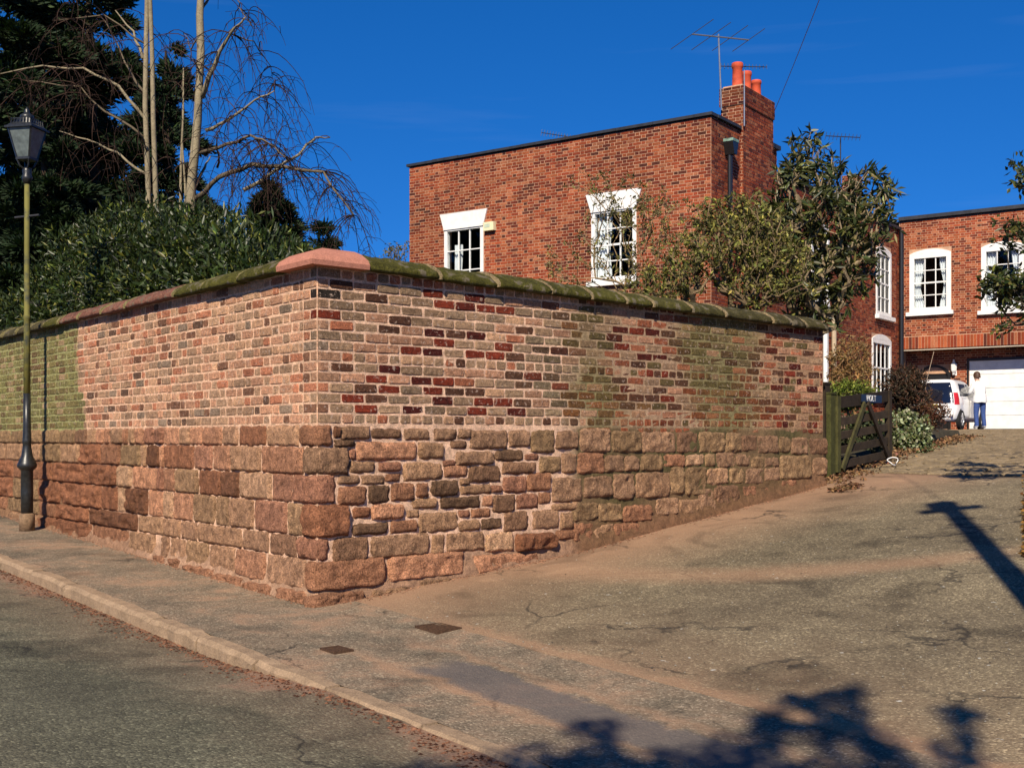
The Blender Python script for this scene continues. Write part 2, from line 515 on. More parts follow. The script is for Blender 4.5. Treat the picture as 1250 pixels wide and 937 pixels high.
sheet('road', -26, 40, -9.0, KERB + .02, .25, .2, zroad, asphalt('road_asphalt', S(108, 104, 84, .8), S(165, 125, 100, .75), 'road'))
sheet('pavement', -26, 40, KERB + .12, .32, .2, .1, zpave, asphalt('pavement_asphalt', S(126, 115, 96, .85), SAND, 'pavement'))
sheet('driveway', -16, 30, .30, 34, .25, .2, lambda u, n: zg(u, n) - .002 - (.035 * sstep(8.2, 9.2, n)), asphalt('drive_asphalt', S(118, 107, 84, .9), SAND, 'drive'))
gm = masonry('garden_soil', (.05, .042, .025), .95, 1.5, 20, .6, 1.4, .6, .03)
def far_ground():
    mb = MB()
    xs = [-900, -300, -120, -60, -40] + list(range(-30, 41, 2)) + [50, 70, 120, 300, 900]
    ys = [-600, -200, -80, -40] + list(range(-30, 61, 2)) + [70, 90, 130, 300, 1500]
    v = [(x, y, gz(x, y) - .30) for y in ys for x in xs]
    k = len(xs)
    f = [(j * k + i, j * k + i + 1, (j + 1) * k + i + 1, (j + 1) * k + i) for j in range(len(ys) - 1) for i in range(k - 1)]
    mb.add(v, f)
    tag(wobj('ground', mb, gm, smooth=True), kind='structure')
far_ground()
# garden bed behind the walls
def bed_u(n): return .25 + .056 * n if n < 7.2 else .65 + (n - 7.2) * .38
mb = MB()
v = []
gn = list(np.arange(.45, 16.6, .5))
for n in gn:
    for t in np.linspace(0, 1, 24) ** 2:
        u = lerp(bed_u(n), 30, t)
        p = xy(u, n)
        v.append((p.x, p.y, max(1.15 if n < 5.8 else 0, gz(p.x, p.y) + (.03 if t == 0 else .16) + .05 * nz(u, n, 0, 2.0))))
mb.add(v, [(j * 24 + i + 1, j * 24 + i, (j + 1) * 24 + i, (j + 1) * 24 + i + 1) for j in range(len(gn) - 1) for i in range(23)])
tag(wobj('garden_ground', mb, gm, smooth=True), kind='structure')

# kerb stones
kerb = tag(empty('kerb', Matrix.Translation((*xy(0, KERB), 0))), kind='structure')
M_['kerb'] = masonry('kerb_stone', S(168, 142, 114, .8), .9, 7, 80, .65, 1.3, .6, .012)
u = -8.0
while u < 17:
    L = rng.uniform(.85, 1.05)
    mb = MB()
    v = []
    for i in range(6):
        uu = u + .009 + (L - .018) * i / 5
        zt = zpave(uu, KERB + .08) + .004 + rng.uniform(-.006, .004) - (.012 * rng.random() if i in (0, 5) else 0)
        zb = -.2 + .033 * uu
        off = [rng.uniform(-.010, .010) for _ in range(3)]
        for n_, z_ in ((KERB + off[0], zb - .1), (KERB + off[0], zt - .03), (KERB + .03 + off[1], zt), (KERB + .128, zt), (KERB + .128, zb - .1)):
            p = xy(uu, n_)
            v.append((p.x, p.y, z_))
    f = [(i * 5 + k, i * 5 + k + 1, (i + 1) * 5 + k + 1, (i + 1) * 5 + k) for i in range(5) for k in range(4)]
    f += [(0, 1, 2, 3, 4), (29, 28, 27, 26, 25)]
    obj('kerb_stone', mb.add(v, f), M_['kerb'], kerb)
    u += L

# ------------------------------------------------------------------ the garden wall on the corner
WTOP, ZBR = 2.767, 1.487
wall = tag(empty('garden_wall', Matrix.Translation((C.x, C.y, 0))),
           'long corner garden wall of mottled brick on a sandstone block base', 'wall', kind='thing')
def fresh_r(l, z):                            # 1 where the drive face was rebuilt, 0 where it is old
    e = 3.02 + (.5 * nz(l, z, 5, .9) + .3 * nz(l, z, 6, 3) if z > ZBR else -.12) + (.55 * sstep(2.0, 2.6, z)) * 0
    return 1 - sstep(e - (.4 if z > ZBR else .12), e + (.4 if z > ZBR else .12), l)
def old_l(l, z):                              # 1 on the mossy far end of the street face
    return sstep(5.75, 5.95, l + .25 * sstep(2.3, 1.5, z) + .03 * nz(0, z, 0, 9))
MORTAR_NEW = S(240, 198, 166, .98)
def mortar_col(side, l, z):
    j = 1 + .12 * nz(l, z, 2, 3)
    if side == 'L':
        t = old_l(l, z)
        c = lerp(MORTAR_NEW * (1.0, .97, .93), S(176, 172, 116, .85) if z > 1.45 else S(150, 128, 88, .75), t)
        if z < 1.4: c = lerp(c, S(176, 128, 96, .7), .75 * sstep(3.4, 4.6, l))
        if z < .3: c = lerp(c, S(176, 136, 106, .75), .7)
        return c * j
    t = fresh_r(l, z)
    if z > ZBR:
        far = sstep(5.6, 6.3, l + .3 * nz(l, z, 1, 1.2))
        grn = sstep(-.1, .35, nz(l, z, 9, .9) + .35 * sstep(1.9, 2.5, z) - .1)
        old = lerp(S(196, 162, 130, .85), S(150, 138, 96, .85), grn)
        old = lerp(old, S(196, 152, 118, .85), far * .8)
    else:
        old = lerp(S(142, 116, 84, .75), S(112, 102, 66, .75), sstep(-.3, .4, nz(l, z, 4, 1.4)))
        old = lerp(old, S(158, 112, 82, .7), sstep(.0, .5, .45 - (z - gz(*(C + UR * l)))) * .8)
    g = z - gz(*(C + UR * l))
    new = lerp(MORTAR_NEW, S(186, 146, 116, .75), sstep(.35, .1, g))
    return lerp(old, new, t) * j
def core_face(side, L, mb, M):
    nx, nzc = int(L / .045), 66
    sgn = -1 if side == 'L' else 1
    v, c = [], []
    for j in range(nzc + 1):
        for i in range(nx + 1):
            l = L * i / nx
            z = -.25 + (WTOP + .02 + .25) * j / nzc
            g = gz(*(C + (UL if side == 'L' else UR) * l))
            rec = .003
            if side == 'R' and z < ZBR and fresh_r(l, z) < .5: rec = -.004 - .010 * nz(l, z, 7, 2.5)
            if z < ZBR and rec > 0: rec = .004
            if z - g < .14: rec -= .05 * (1 - max(0, z - g) / .14)
            rec += (.007 * nz(l, z, 1, 6) + .004 * nz(l, z, 1, 19)) * (.45 if z > ZBR else 1)
            if i == 0: rec = max(rec, .008)
            v.append(M @ Vector((sgn * l, rec, z)))
            c.append(mortar_col(side, l, z))
    k = nx + 1
    f = [(j * k + i, j * k + i + 1, (j + 1) * k + i + 1, (j + 1) * k + i) for j in range(nzc) for i in range(nx)]
    if sgn < 0: f = [q[::-1] for q in f]
    mb.add(v, f, c)
LR, LL = 7.16, 12.0
mb = MB()
core_face('R', LR, mb, FR)
core_face('L', LL, mb, FL)
mc = MORTAR_NEW * .8
mb.box(.35, LR, .40, .41, -.25, WTOP, FR, mc); mb.box(LR - .01, LR, .03, .40, -.25, WTOP, FR, mc); mb.box(.0, LR, .02, .40, WTOP - .01, WTOP, FR, mc)
mb.box(-LL, -.35, .40, .41, -.25, WTOP, FL, mc); mb.box(-LL, 0, .02, .40, WTOP - .01, WTOP, FL, mc)
wobj('mortar_core', mb, M_['mortar'], wall, True)

# ---- bricks
def brick_geo(w, h, d, rg, jit=.0035, y1=.03):
    """rounded eight-sided front, chamfered; x,z centred, front at y=-d"""
    w, h = w / 2, h / 2
    c = min(.011, h * .3)
    j = lambda s=1.0: rg.uniform(-jit, jit) * s
    rim = []
    for sx, sz, ax, az in ((-1, -1, 1, 0), (1, -1, -1, 0), (1, -1, 0, 1), (1, 1, 0, -1), (1, 1, -1, 0), (-1, 1, 1, 0), (-1, 1, 0, -1), (-1, -1, 0, 1)):
        rim.append((sx * w + ax * c + j(), sz * h + az * c + j(.8)))
    ch = .005
    v = [(x, y1, z) for x, z in rim]
    v += [(x, -d + ch + j(.5), z) for x, z in rim]
    v += [(x * (1 - ch * 1.3 / w) + j(.5), -d + j(.6), z * (1 - ch * 1.3 / h) + j(.5)) for x, z in rim]
    f = []
    for i in range(8):
        k = (i + 1) % 8
        f += [(i, k, k + 8, i + 8), (i + 8, k + 8, k + 16, i + 16)]
    f += [(16, 17, 18, 23), (23, 18, 19, 22), (22, 19, 20, 21)]
    return v, f
CO = {'pink': S(198, 142, 112), 'tan': S(168, 138, 112), 'grey': S(152, 128, 106), 'red': S(128, 50, 32), 'dred': S(88, 32, 24), 'orange': S(190, 104, 66),
      'brown': S(100, 64, 48), 'black': S(48, 42, 40), 'beige': S(200, 158, 126), 'blue': S(120, 116, 106), 'olive': S(112, 98, 60), 'green': S(116, 114, 68), 'rust': S(168, 86, 50)}
def pick(rg, tab):
    x = rg.random() * sum(t[1] for t in tab)
    for n_, w in tab:
        x -= w
        if x <= 0: return CO[n_].copy()
    return CO[tab[-1][0]].copy()
for k_ in CO: CO[k_] = lerp(CO[k_], np.array((1.12, 1.0, .86)) * CO[k_].mean(), .22 if k_ not in ('orange', 'rust', 'red', 'dred', 'pink') else .30 if k_ in ('orange', 'rust', 'pink') else .08) * (1.08, .97, .82)
TAB_R = [('tan', 26), ('grey', 16), ('red', 17), ('dred', 15), ('brown', 12), ('orange', 7), ('pink', 12), ('black', 3), ('beige', 5)]
TAB_RH = [('tan', 20), ('pink', 20), ('orange', 10), ('beige', 20), ('grey', 15), ('brown', 8)]
TAB_L = [('pink', 34), ('orange', 11), ('beige', 20), ('tan', 18), ('brown', 10), ('grey', 10), ('black', 6), ('rust', 6), ('blue', 5)]
TAB_O = [('rust', 13), ('brown', 20), ('orange', 8), ('tan', 18), ('dred', 13), ('olive', 10), ('red', 8), ('pink', 12)]
TAB_G = [('olive', 22), ('green', 20), ('brown', 10), ('tan', 8)]
def brick_color(side, l, z, rg, header=False):
    if side == 'L':
        t = old_l(l, z)
        c = pick(rg, TAB_G) if t > .5 else pick(rg, TAB_L)
        if t > .5: c = lerp(c, S(134, 130, 76), .35 + .25 * nz(l, z, 3, 1.5))
        else: c = lerp(c, CO['pink'], .22)
    else:
        t = fresh_r(l, z)
        if t > rg.uniform(.1, .9):
            c = pick(rg, TAB_RH if header else TAB_R)
            g = sstep(1.9, 2.7, l) * .4
            c = lerp(c, S(146, 138, 104), g * rg.random())
        else:
            c = pick(rg, TAB_O)
            m = sstep(-.15, .35, nz(l, z, 9, .9) + .35 * sstep(1.9, 2.5, z) - .1) * (1 - sstep(5.7, 6.4, l))
            c = lerp(c, S(112, 100, 58), m * rg.uniform(.35, .85))
            c = lerp(c, S(170, 84, 46), sstep(2.0, 1.5, z) * .4 * rg.random())
    k = (.98 if side == 'L' else .86) * rg.uniform(.82, 1.18) * (1 + .22 * nz(l, z, 21, 1.1) + .12 * nz(l * 3, z * .5, 23, 1.5))
    return np.clip(c * k, .008, .9)
rows = 15
rh = (WTOP - ZBR) / rows
ST, HD, J = .240, .120, .016
bricks = []          # side, l centre, z centre, w, h, header
def lay(side, z, h, l0, l1, widths, header=False, old=False):
    l, i = l0, 0
    while l < l1 - .03:
        w = min(widths[i % len(widths)] * (1 + rng.uniform(-.03, .03)), l1 - l)
        if l1 - l - w < .04: w = l1 - l
        bricks.append((side, l + w / 2, z, w - J, h - J + rng.uniform(-.003, .003), header))
        l += w; i += 1
quoin_bricks = []
for r in range(rows):
    z = WTOP - rh * (r + .5)
    # a brick round the corner: stretcher on one face, header on the other
    wl, wr = (HD * .98, ST * .98) if r % 2 == 0 else (ST * .98, HD * .98)
    quoin_bricks.append((z, wl, wr))
    hdr = r in (0, 8, 14)
    if hdr: lay('R', z, rh, wr, LR, [HD], True)
    else: lay('R', z, rh, wr, LR, [ST])
    lay('L', z, rh, wl, 9.6, [HD, ST] if r % 2 == 0 else [HD * .6, HD, ST, HD, ST, HD, ST, HD, ST, HD, ST, HD, ST, HD, ST])
lay('R', 1.452, .062, 3.1, LR, [HD], True)
bricks.sort(key=lambda b: b[1])
VAR = {}
def brick_variant(w, h):
    key = 'h' if abs(w - (HD - J)) < .008 else 's' if abs(w - (ST - J)) < .012 else None
    if key is None or abs(h - (rh - J)) > .006: return None
    lst = VAR.setdefault(key, [])
    if len(lst) < 10:
        w0 = (HD if key == 'h' else ST) - J
        mb = MB(); mb.add(*brick_geo(w0, rh - J, rng.uniform(.0, .006), rng, .0045))
        me = mb.mesh('brick'); me.materials.append(M_['brick_o'])
        lst.append(me)
    return rng.choice(lst)
rest = MB()
cnt = 0
for side, l, z, w, h, hd in bricks:
    Mx = (FR if side == 'R' else FL) @ Matrix.Translation((l if side == 'R' else -l, 0, z)) @ Matrix.Rotation(rng.uniform(-.014, .014), 4, 'Y') @ Matrix.Rotation(rng.uniform(-.012, .012), 4, 'Z')
    col = brick_color(side, l, z, rng, hd)
    if cnt < 285 and (me := brick_variant(w, h)) is not None:
        o = obj('brick', me, None, wall, Mx)
        o.color = (*col, 1)
        cnt += 1
    else:
        v, f = brick_geo(w, h, rng.uniform(.0, .006) - (.002 if side == 'R' and fresh_r(l, z) < .5 else 0), rng, .0045)
        rest.add([Mx @ Vector(p) for p in v], f, col)
FE = frame(C + UR * LR, math.atan2(-NR.y, -NR.x))     # the square end of the drive wall
for r in range(rows + 8):
    z = WTOP - rh * (r + .5)
    for i in range(2 if r % 2 else 4):
        w = .4 / (2 if r % 2 else 4)
        v, f = brick_geo(w - J, rh - J, rng.uniform(.0, .005), rng, .004)
        Mx = FE @ Matrix.Translation((.005 + w * (i + .5), 0, z))
        rest.add([Mx @ Vector(p) for p in v], f, brick_color('R', 6.8, z, rng))
tag(wobj('brick_courses', rest, M_['brick_a'], wall), kind='stuff')

# ---- stones; one grid per stone, pillowed, roughened, able to bend round the corner
def wall_pt(s, z, out):                      # s<0 street face, s>0 drive face
    if s <= 0: p = C + UL * (-s); n = NL
    else: p = C + UR * s; n = NR
    r = .03
    if abs(s) < r:
        t = .5 + .5 * s / r
        n = (NL * (1 - t) + NR * t).normalized()
        p = p - n * (.012 * (1 - abs(s) / r))
    return Vector((p.x + n.x * out, p.y + n.y * out, z))
OCC = []
def stone(s0, s1, z0, z1, bulge, col, rough=.010, rnd=.22, erode=0.0, grow=.005):
    OCC.append((s0, s1, z0, z1))
    seed = rng.uniform(0, 500)
    nx = max(5, min(18, int((s1 - s0) / .026))) ; ny = max(4, min(12, int((z1 - z0) / .022)))
    us = list(np.linspace(0, 1, nx + 1))
    if s0 < 0 < s1:
        k = min(range(1, nx), key=lambda i: abs(lerp(s0, s1, us[i])))
        us[k] = -s0 / (s1 - s0)
    hw, hh = (s1 - s0) / 2, (z1 - z0) / 2
    e = min(.011, hh * .4, hw * .4)
    g_ = grow
    hw += g_; hh += g_
    v = []
    ec = [rng.uniform(.3, 1.6) for _ in range(4)]
    for j in range(ny + 1):
        for i in range(nx + 1):
            a, b = us[i] * 2 - 1, j / ny * 2 - 1
            # pull the corners in: rounded outline
            cr = rnd * .6 * ec[(a > 0) + 2 * (b > 0)]
            k = 1 - cr * .30 * (a * a) * (b * b) * min(1, .12 / max(hw, hh) + .35)
            aa, bb = a * k, b * k
            ds = (.020 * nz(seed, b * 2.6, a, 1.3)) * abs(a) * min(1, hw / .08)
            dz = (.016 * nz(a * 2.8, seed, b, 1.3)) * abs(b) * min(1, hh / .06)
            s = (s0 + s1) / 2 + aa * hw + ds; z = (z0 + z1) / 2 + bb * hh + dz
            edge = min((1 - abs(a)) * hw, (1 - abs(b)) * hh)
            fall = math.sqrt(max(0, 1 - (1 - min(1, edge / e)) ** 2))
            out = -.002 + (bulge + .002) * fall + rough * fall * (1.3 * nz(s * 9, z * 9, seed, 1) + .8 * nz(s * 21, z * 21, seed, 1) + .5 * nz(s * 40, z * 40, seed, 1))
            if erode: out = max(.004 * fall, out + .02 * fall - erode * max(0, nz(s * 4, z * 13, seed, 1) + .15) * fall)
            v.append(wall_pt(s, z, out))
    k = nx + 1
    f = [(j * k + i, j * k + i + 1, (j + 1) * k + i + 1, (j + 1) * k + i) for j in range(ny) for i in range(nx)]
    # skirt back into the wall
    ring = [i for i in range(k)] + [j * k + nx for j in range(1, ny + 1)] + [ny * k + i for i in range(nx - 1, -1, -1)] + [j * k for j in range(ny - 1, 0, -1)]
    base = len(v)
    for r_ in ring:
        j, i = divmod(r_, k)
        v.append(wall_pt(lerp(s0 - g_, s1 + g_, us[i]), z0 - g_ + (z1 - z0 + 2 * g_) * j / ny, -.03))
    m = len(ring)
    f += [(ring[(q + 1) % m], ring[q], base + q, base + (q + 1) % m) for q in range(m)]
    mb = MB().add(v, f)
    o = obj('stone', mb, M_['stone_o'], wall, None, True)
    o.color = (*np.clip(col, .01, .9), 1)
    return o
SO = {'pink': S(196, 138, 106), 'tan': S(172, 140, 108), 'grey': S(156, 128, 102), 'brown': S(156, 104, 72), 'dark': S(108, 86, 66), 'dbrown': S(112, 70, 46), 'rust': S(150, 94, 64),
      'red': S(160, 104, 84), 'green': S(140, 124, 86), 'pale': S(206, 172, 140), 'black': S(84, 70, 58)}
for k_ in SO: SO[k_] = lerp(lerp(SO[k_], np.array((1.25, 1.0, .76)) * SO[k_].mean(), .35), SO['tan'] if k_ in ('black', 'dark') else SO[k_], .12) * (1.10, .95, .78)
def scol(name, k=.98, to=.28):
    c = lerp(SO[name], S(186, 138, 110), to if name not in ('black', 'dbrown', 'rust') else to * .4)
    return c * k * rng.uniform(.86, 1.14)
# street face, traced course by course from the photograph: left and right ends as photo columns
LZ = [1.478, 1.300, 1.067, .827, .553, .367, .113]
c8 = lambda z: 200 + z / 5.855
c7 = lambda z: z / 5.855
def course(k, far, mid, cols_mid, cols_far):
    z1, z0 = LZ[k] - .006, LZ[k + 1] + .006
    for (a, b), cn in zip(mid, cols_mid):
        s0, s1 = px_left(c8(a), 550)[0], px_left(c8(b), 550)[0]
        stone(s0 + .004, s1 - .004, z0, z1, rng.uniform(.008, .026), scol(cn, 1.06, .42))
    for (a, b), cn in zip(far, cols_far):
        s0, s1 = px_left(c7(a), 550)[0], px_left(c7(b), 550)[0]
        er = .05 if cn in ('rust', 'dbrown') and b - a > 140 else 0
        stone(s0 + .004, s1 - .004, z0, z1, rng.uniform(.012, .032), scol(cn), .012 if not er else .02, .3, er)
def QN(k, a, b, cn, bulge=.025):
    """corner stone: a = street-face start column (photo), b = drive-face end column"""
    stone(px_left(a, 550)[0], px_right(b, 550)[0], LZ[k + 1] + .007, LZ[k] - .007, bulge, scol(cn), .014)
QN(0, c8(980), 340 + 380 / 5.855, 'brown'); QN(1, c8(1010), 340 + 495 / 5.855, 'grey', .03); QN(2, c8(925), 340 + 378 / 5.51, 'red')
QN(3, c8(1000), 340 + 478 / 5.51, 'rust', .04); QN(4, c8(955), 340 + 335 / 5.51, 'red'); QN(5, c8(1025), 340 + 720 / 5.51, 'brown', .045)
course(0, [(1110, 1171), (1035, 1105), (970, 1030), (925, 965), (880, 915), (800, 878), (745, 795), (690, 742), (630, 688), (545, 622), (430, 540), (300, 425), (215, 295), (80, 210), (0, 75), (-110, -5)],
       [(737, 965), (540, 730), (425, 532), (285, 415), (190, 278), (115, 187), (0, 108)],
       ['tan', 'rust', 'grey', 'pink', 'pink', 'tan', 'pink'], ['red', 'red', 'pink', 'tan', 'brown', 'grey', 'pink', 'pink', 'tan', 'dark', 'green', 'green', 'green', 'green', 'green', 'green'])
course(1, [(1155, 1171), (1055, 1147), (1010, 1048), (870, 1005), (725, 862), (575, 720), (440, 570), (300, 435), (230, 295), (45, 225), (-110, 40)],
       [(700, 1002), (480, 692), (355, 474), (225, 348), (0, 217)],
       ['brown', 'tan', 'pink', 'red', 'rust'], ['pink', 'dbrown', 'tan', 'green', 'brown', 'rust', 'tan', 'green', 'tan', 'tan', 'tan'])
course(2, [(1130, 1171), (950, 1125), (845, 942), (610, 840), (375, 605), (285, 370), (100, 280), (-100, 95)],
       [(778, 920), (547, 772), (415, 541), (255, 411), (85, 248), (0, 80)],
       ['red', 'pale', 'dbrown', 'rust', 'green', 'brown'], ['red', 'pink', 'pale', 'rust', 'rust', 'rust', 'brown', 'rust'])
course(3, [(1062, 1171), (900, 1058), (845, 895), (735, 840), (440, 730), (285, 435), (100, 280), (-100, 95)],
       [(887, 993), (650, 880), (475, 642), (375, 467), (215, 371), (70, 208), (0, 64)],
       ['green', 'red', 'tan', 'green', 'green', 'pink', 'pale'], ['pink', 'dbrown', 'pale', 'rust', 'rust', 'rust', 'green', 'rust'])
course(4, [(990, 1171), (640, 985), (400, 635), (285, 395), (60, 280), (-100, 55)],
       [(760, 948), (565, 752), (430, 558), (245, 427), (125, 238), (0, 120)],
       ['dark', 'grey', 'tan', 'tan', 'grey', 'tan'], ['tan', 'dbrown', 'rust', 'brown', 'green', 'brown'])
course(5, [(930, 1112), (665, 922), (285, 660), (40, 280), (-100, 35)],
       [(740, 1018), (515, 728), (330, 511), (165, 325), (50, 157), (-10, 45)],
       ['grey', 'pink', 'tan', 'green', 'tan', 'grey'], ['tan', 'brown', 'rust', 'tan', 'tan'])
# drive face: stones as boxes (left, top, right, bottom) in four enlarged crops of the photograph
Z2, B1, B3, B4, Z4 = (340, 440, 5.855), (340, 580, 5.51), (520, 500, 4.685), (700, 500, 5.205), (860, 480, 7.2)
def rs(zoom, a, b, c, d, cn, bulge=.02, rough=.012, er=0, grow=.006):
    ox, oy, k = zoom
    x0, x1, yt, yb = ox + a / k, ox + c / k, oy + b / k, oy + d / k
    s0, s1 = px_right(x0, 0)[0], px_right(x1, 0)[0]
    xm = (x0 + x1) / 2
    zt, zb = px_right(xm, yt)[1], px_right(xm, yb)[1]
    stone(s0, s1, zb, zt, bulge * rng.uniform(.7, 1.3), scol(cn), rough, .42, er, grow)
for a in [(400, 475, 440, 550, 'dbrown'), (447, 475, 650, 565, 'grey'), (670, 490, 872, 552, 'dark'), (900, 490, 1075, 565, 'grey'), (400, 568, 542, 612, 'black'),
          (505, 635, 550, 705, 'red'), (560, 585, 985, 708, 'pink'), (1000, 590, 1182, 698, 'tan'), (505, 725, 685, 798, 'tan'), (720, 730, 872, 790, 'red'), (893, 732, 1168, 850, 'tan'),
          (425, 823, 577, 880, 'grey'), (595, 823, 752, 880, 'grey'), (770, 812, 867, 860, 'brown')]: rs(Z2, *a)
for a in [(400, 80, 588, 195, 'brown'), (605, 72, 742, 182, 'black'), (762, 55, 912, 168, 'brown'), (930, 55, 1005, 145, 'brown'), (900, 160, 1065, 218, 'tan'),
          (500, 220, 612, 280, 'rust'), (625, 200, 845, 295, 'pink'), (865, 235, 940, 280, 'tan'), (500, 325, 732, 395, 'black'), (757, 305, 930, 380, 'brown'), (945, 252, 1206, 378, 'tan'),
          (365, 420, 603, 578, 'dark'), (622, 405, 1010, 545, 'grey'), (1035, 402, 1112, 530, 'tan')]: rs(B1, *a)
stone(px_right(473.5, 0)[0], px_right(566, 0)[0], LZ[6] + .03, LZ[5] - .012, .04, scol('pink'), .018)
for a in [(45, 112, 174, 172, 'grey'), (185, 112, 260, 162, 'grey'), (252, 120, 464, 222, 'grey'), (475, 120, 594, 212, 'grey'), (600, 120, 735, 245, 'green'), (142, 182, 232, 218, 'dark'),
          (172, 240, 385, 312, 'grey'), (395, 232, 557, 290, 'black'), (565, 255, 640, 285, 'red'), (100, 290, 168, 318, 'red'), (108, 320, 235, 382, 'pink'), (245, 322, 422, 412, 'dark'),
          (440, 300, 628, 365, 'dark'), (30, 405, 187, 492, 'black'), (195, 395, 247, 425, 'tan'), (200, 430, 370, 478, 'tan'), (375, 435, 432, 468, 'red'), (440, 385, 573, 472, 'red'), (582, 362, 715, 460, 'brown'),
          (82, 500, 305, 560, 'black'), (325, 495, 380, 548, 'pink'), (384, 490, 508, 585, 'dark'), (518, 485, 638, 562, 'red'), (645, 475, 712, 535, 'brown'), (722, 390, 893, 525, 'grey'),
          (190, 578, 248, 612, 'red'), (258, 568, 367, 612, 'brown'), (185, 635, 308, 688, 'tan'), (320, 625, 432, 680, 'black'), (447, 585, 582, 690, 'dark'), (610, 575, 760, 680, 'grey'),
          (120, 705, 330, 805, 'grey'), (342, 705, 497, 808, 'pale')]: rs(B3, *a)
rs(B3, 512, 705, 735, 800, 'rust', .05, .02, .05); rs(B3, 267, 822, 640, 925, 'pink', .04, .02); rs(B3, 650, 270, 772, 358, 'green')
for a in [(40, 125, 232, 265, 'grey'), (242, 140, 428, 265, 'green'), (436, 145, 642, 270, 'grey'), (655, 145, 782, 270, 'dark'), (790, 145, 960, 270, 'green'), (970, 150, 1040, 270, 'green'),
          (25, 275, 190, 400, 'brown'), (200, 293, 314, 392, 'grey'), (325, 300, 417, 382, 'grey'), (428, 288, 560, 385, 'green'), (570, 285, 705, 360, 'brown'), (712, 285, 822, 352, 'pale'), (830, 285, 890, 360, 'green'), (900, 275, 1028, 362, 'grey'),
          (65, 425, 242, 552, 'grey'), (250, 410, 384, 565, 'grey'), (390, 400, 607, 556, 'tan'), (615, 365, 705, 530, 'green'), (713, 365, 840, 540, 'green'), (848, 370, 982, 476, 'grey'),
          (0, 595, 148, 702, 'green'), (155, 600, 302, 706, 'green'), (310, 610, 492, 706, 'brown'), (520, 565, 660, 665, 'grey'), (667, 570, 788, 660, 'tan'), (792, 502, 900, 640, 'grey'), (905, 482, 1040, 602, 'dark'),
          (130, 730, 247, 830, 'tan'), (252, 722, 420, 802, 'brown'), (430, 700, 577, 792, 'grey'), (0, 722, 122, 832, 'brown'), (590, 680, 692, 742, 'brown'), (700, 660, 860, 722, 'brown'), (867, 622, 1010, 702, 'grey')]: rs(B4, *a, .020, .018, 0, .015)
for a in [(215, 352, 318, 502, 'green'), (325, 370, 458, 502, 'dark'), (465, 370, 642, 520, 'grey'), (652, 380, 752, 512, 'green'), (762, 390, 902, 532, 'grey'), (915, 402, 1075, 532, 'dark'),
          (275, 540, 402, 632, 'grey'), (410, 560, 512, 652, 'green'), (525, 560, 650, 642, 'grey'), (660, 550, 932, 752, 'green'), (945, 570, 1075, 717, 'tan'), (10, 660, 200, 792, 'tan'), (215, 660, 342, 790, 'green'),
          (352, 662, 512, 792, 'grey'), (527, 652, 655, 767, 'grey'), (672, 762, 802, 832, 'brown'), (70, 822, 302, 922, 'dark'), (322, 812, 452, 902, 'brown'), (462, 822, 642, 902, 'brown'), (652, 838, 800, 912, 'brown'), (812, 782, 942, 872, 'brown')]: rs(Z4, *a, .018, .016, 0, .013)
for q in ((778, 250, 860, 360, 'grey'), (720, 535, 890, 572, 'tan'), (745, 690, 850, 740, 'brown'), (745, 122, 868, 222, 'grey'), (770, 590, 840, 680, 'tan'), (660, 820, 760, 880, 'brown')): rs(B3, *q)
# small stones packed into what is left between the traced ones on the drive face
gs = .02
NX, NZ = int(7.2 / gs), int(1.6 / gs)
occ = np.zeros((NX, NZ), bool)
for s0, s1, z0, z1 in OCC:
    if s1 > 0: occ[max(0, int((s0 - .012) / gs)):max(0, int((s1 + .012) / gs) + 1), max(0, int((z0 - .012) / gs)):max(0, int((z1 + .012) / gs) + 1)] = True
for w, h, tries in ((.30, .13, 500), (.22, .10, 700), (.16, .08, 900), (.11, .06, 1200), (.07, .045, 1200)):
    for _ in range(tries):
        s0 = rng.uniform(.25, 7.05 - w); ww, hh = w * rng.uniform(.75, 1.2), h * rng.uniform(.8, 1.2)
        g = gz(*(C + UR * (s0 + ww / 2))) + .02
        top = 1.475 if s0 < 2.9 else 1.42
        if top - hh <= g: continue
        z0 = rng.uniform(g, top - hh)
        i0, i1, j0, j1 = int(s0 / gs), int((s0 + ww) / gs) + 1, int(z0 / gs), int((z0 + hh) / gs) + 1
        if i1 >= NX or occ[i0:i1, j0:j1].any(): continue
        occ[i0:i1, j0:j1] = True
        stone(s0 + .006, s0 + ww - .006, z0 + .006, z0 + hh - .006, rng.uniform(.008, .018), scol(rng.choice(['tan', 'brown', 'red', 'grey', 'pink']) if s0 < 2.9 else rng.choice(['tan', 'grey', 'brown', 'green', 'grey'])), .012, .45, 0, .004 if s0 < 2.9 else .010)
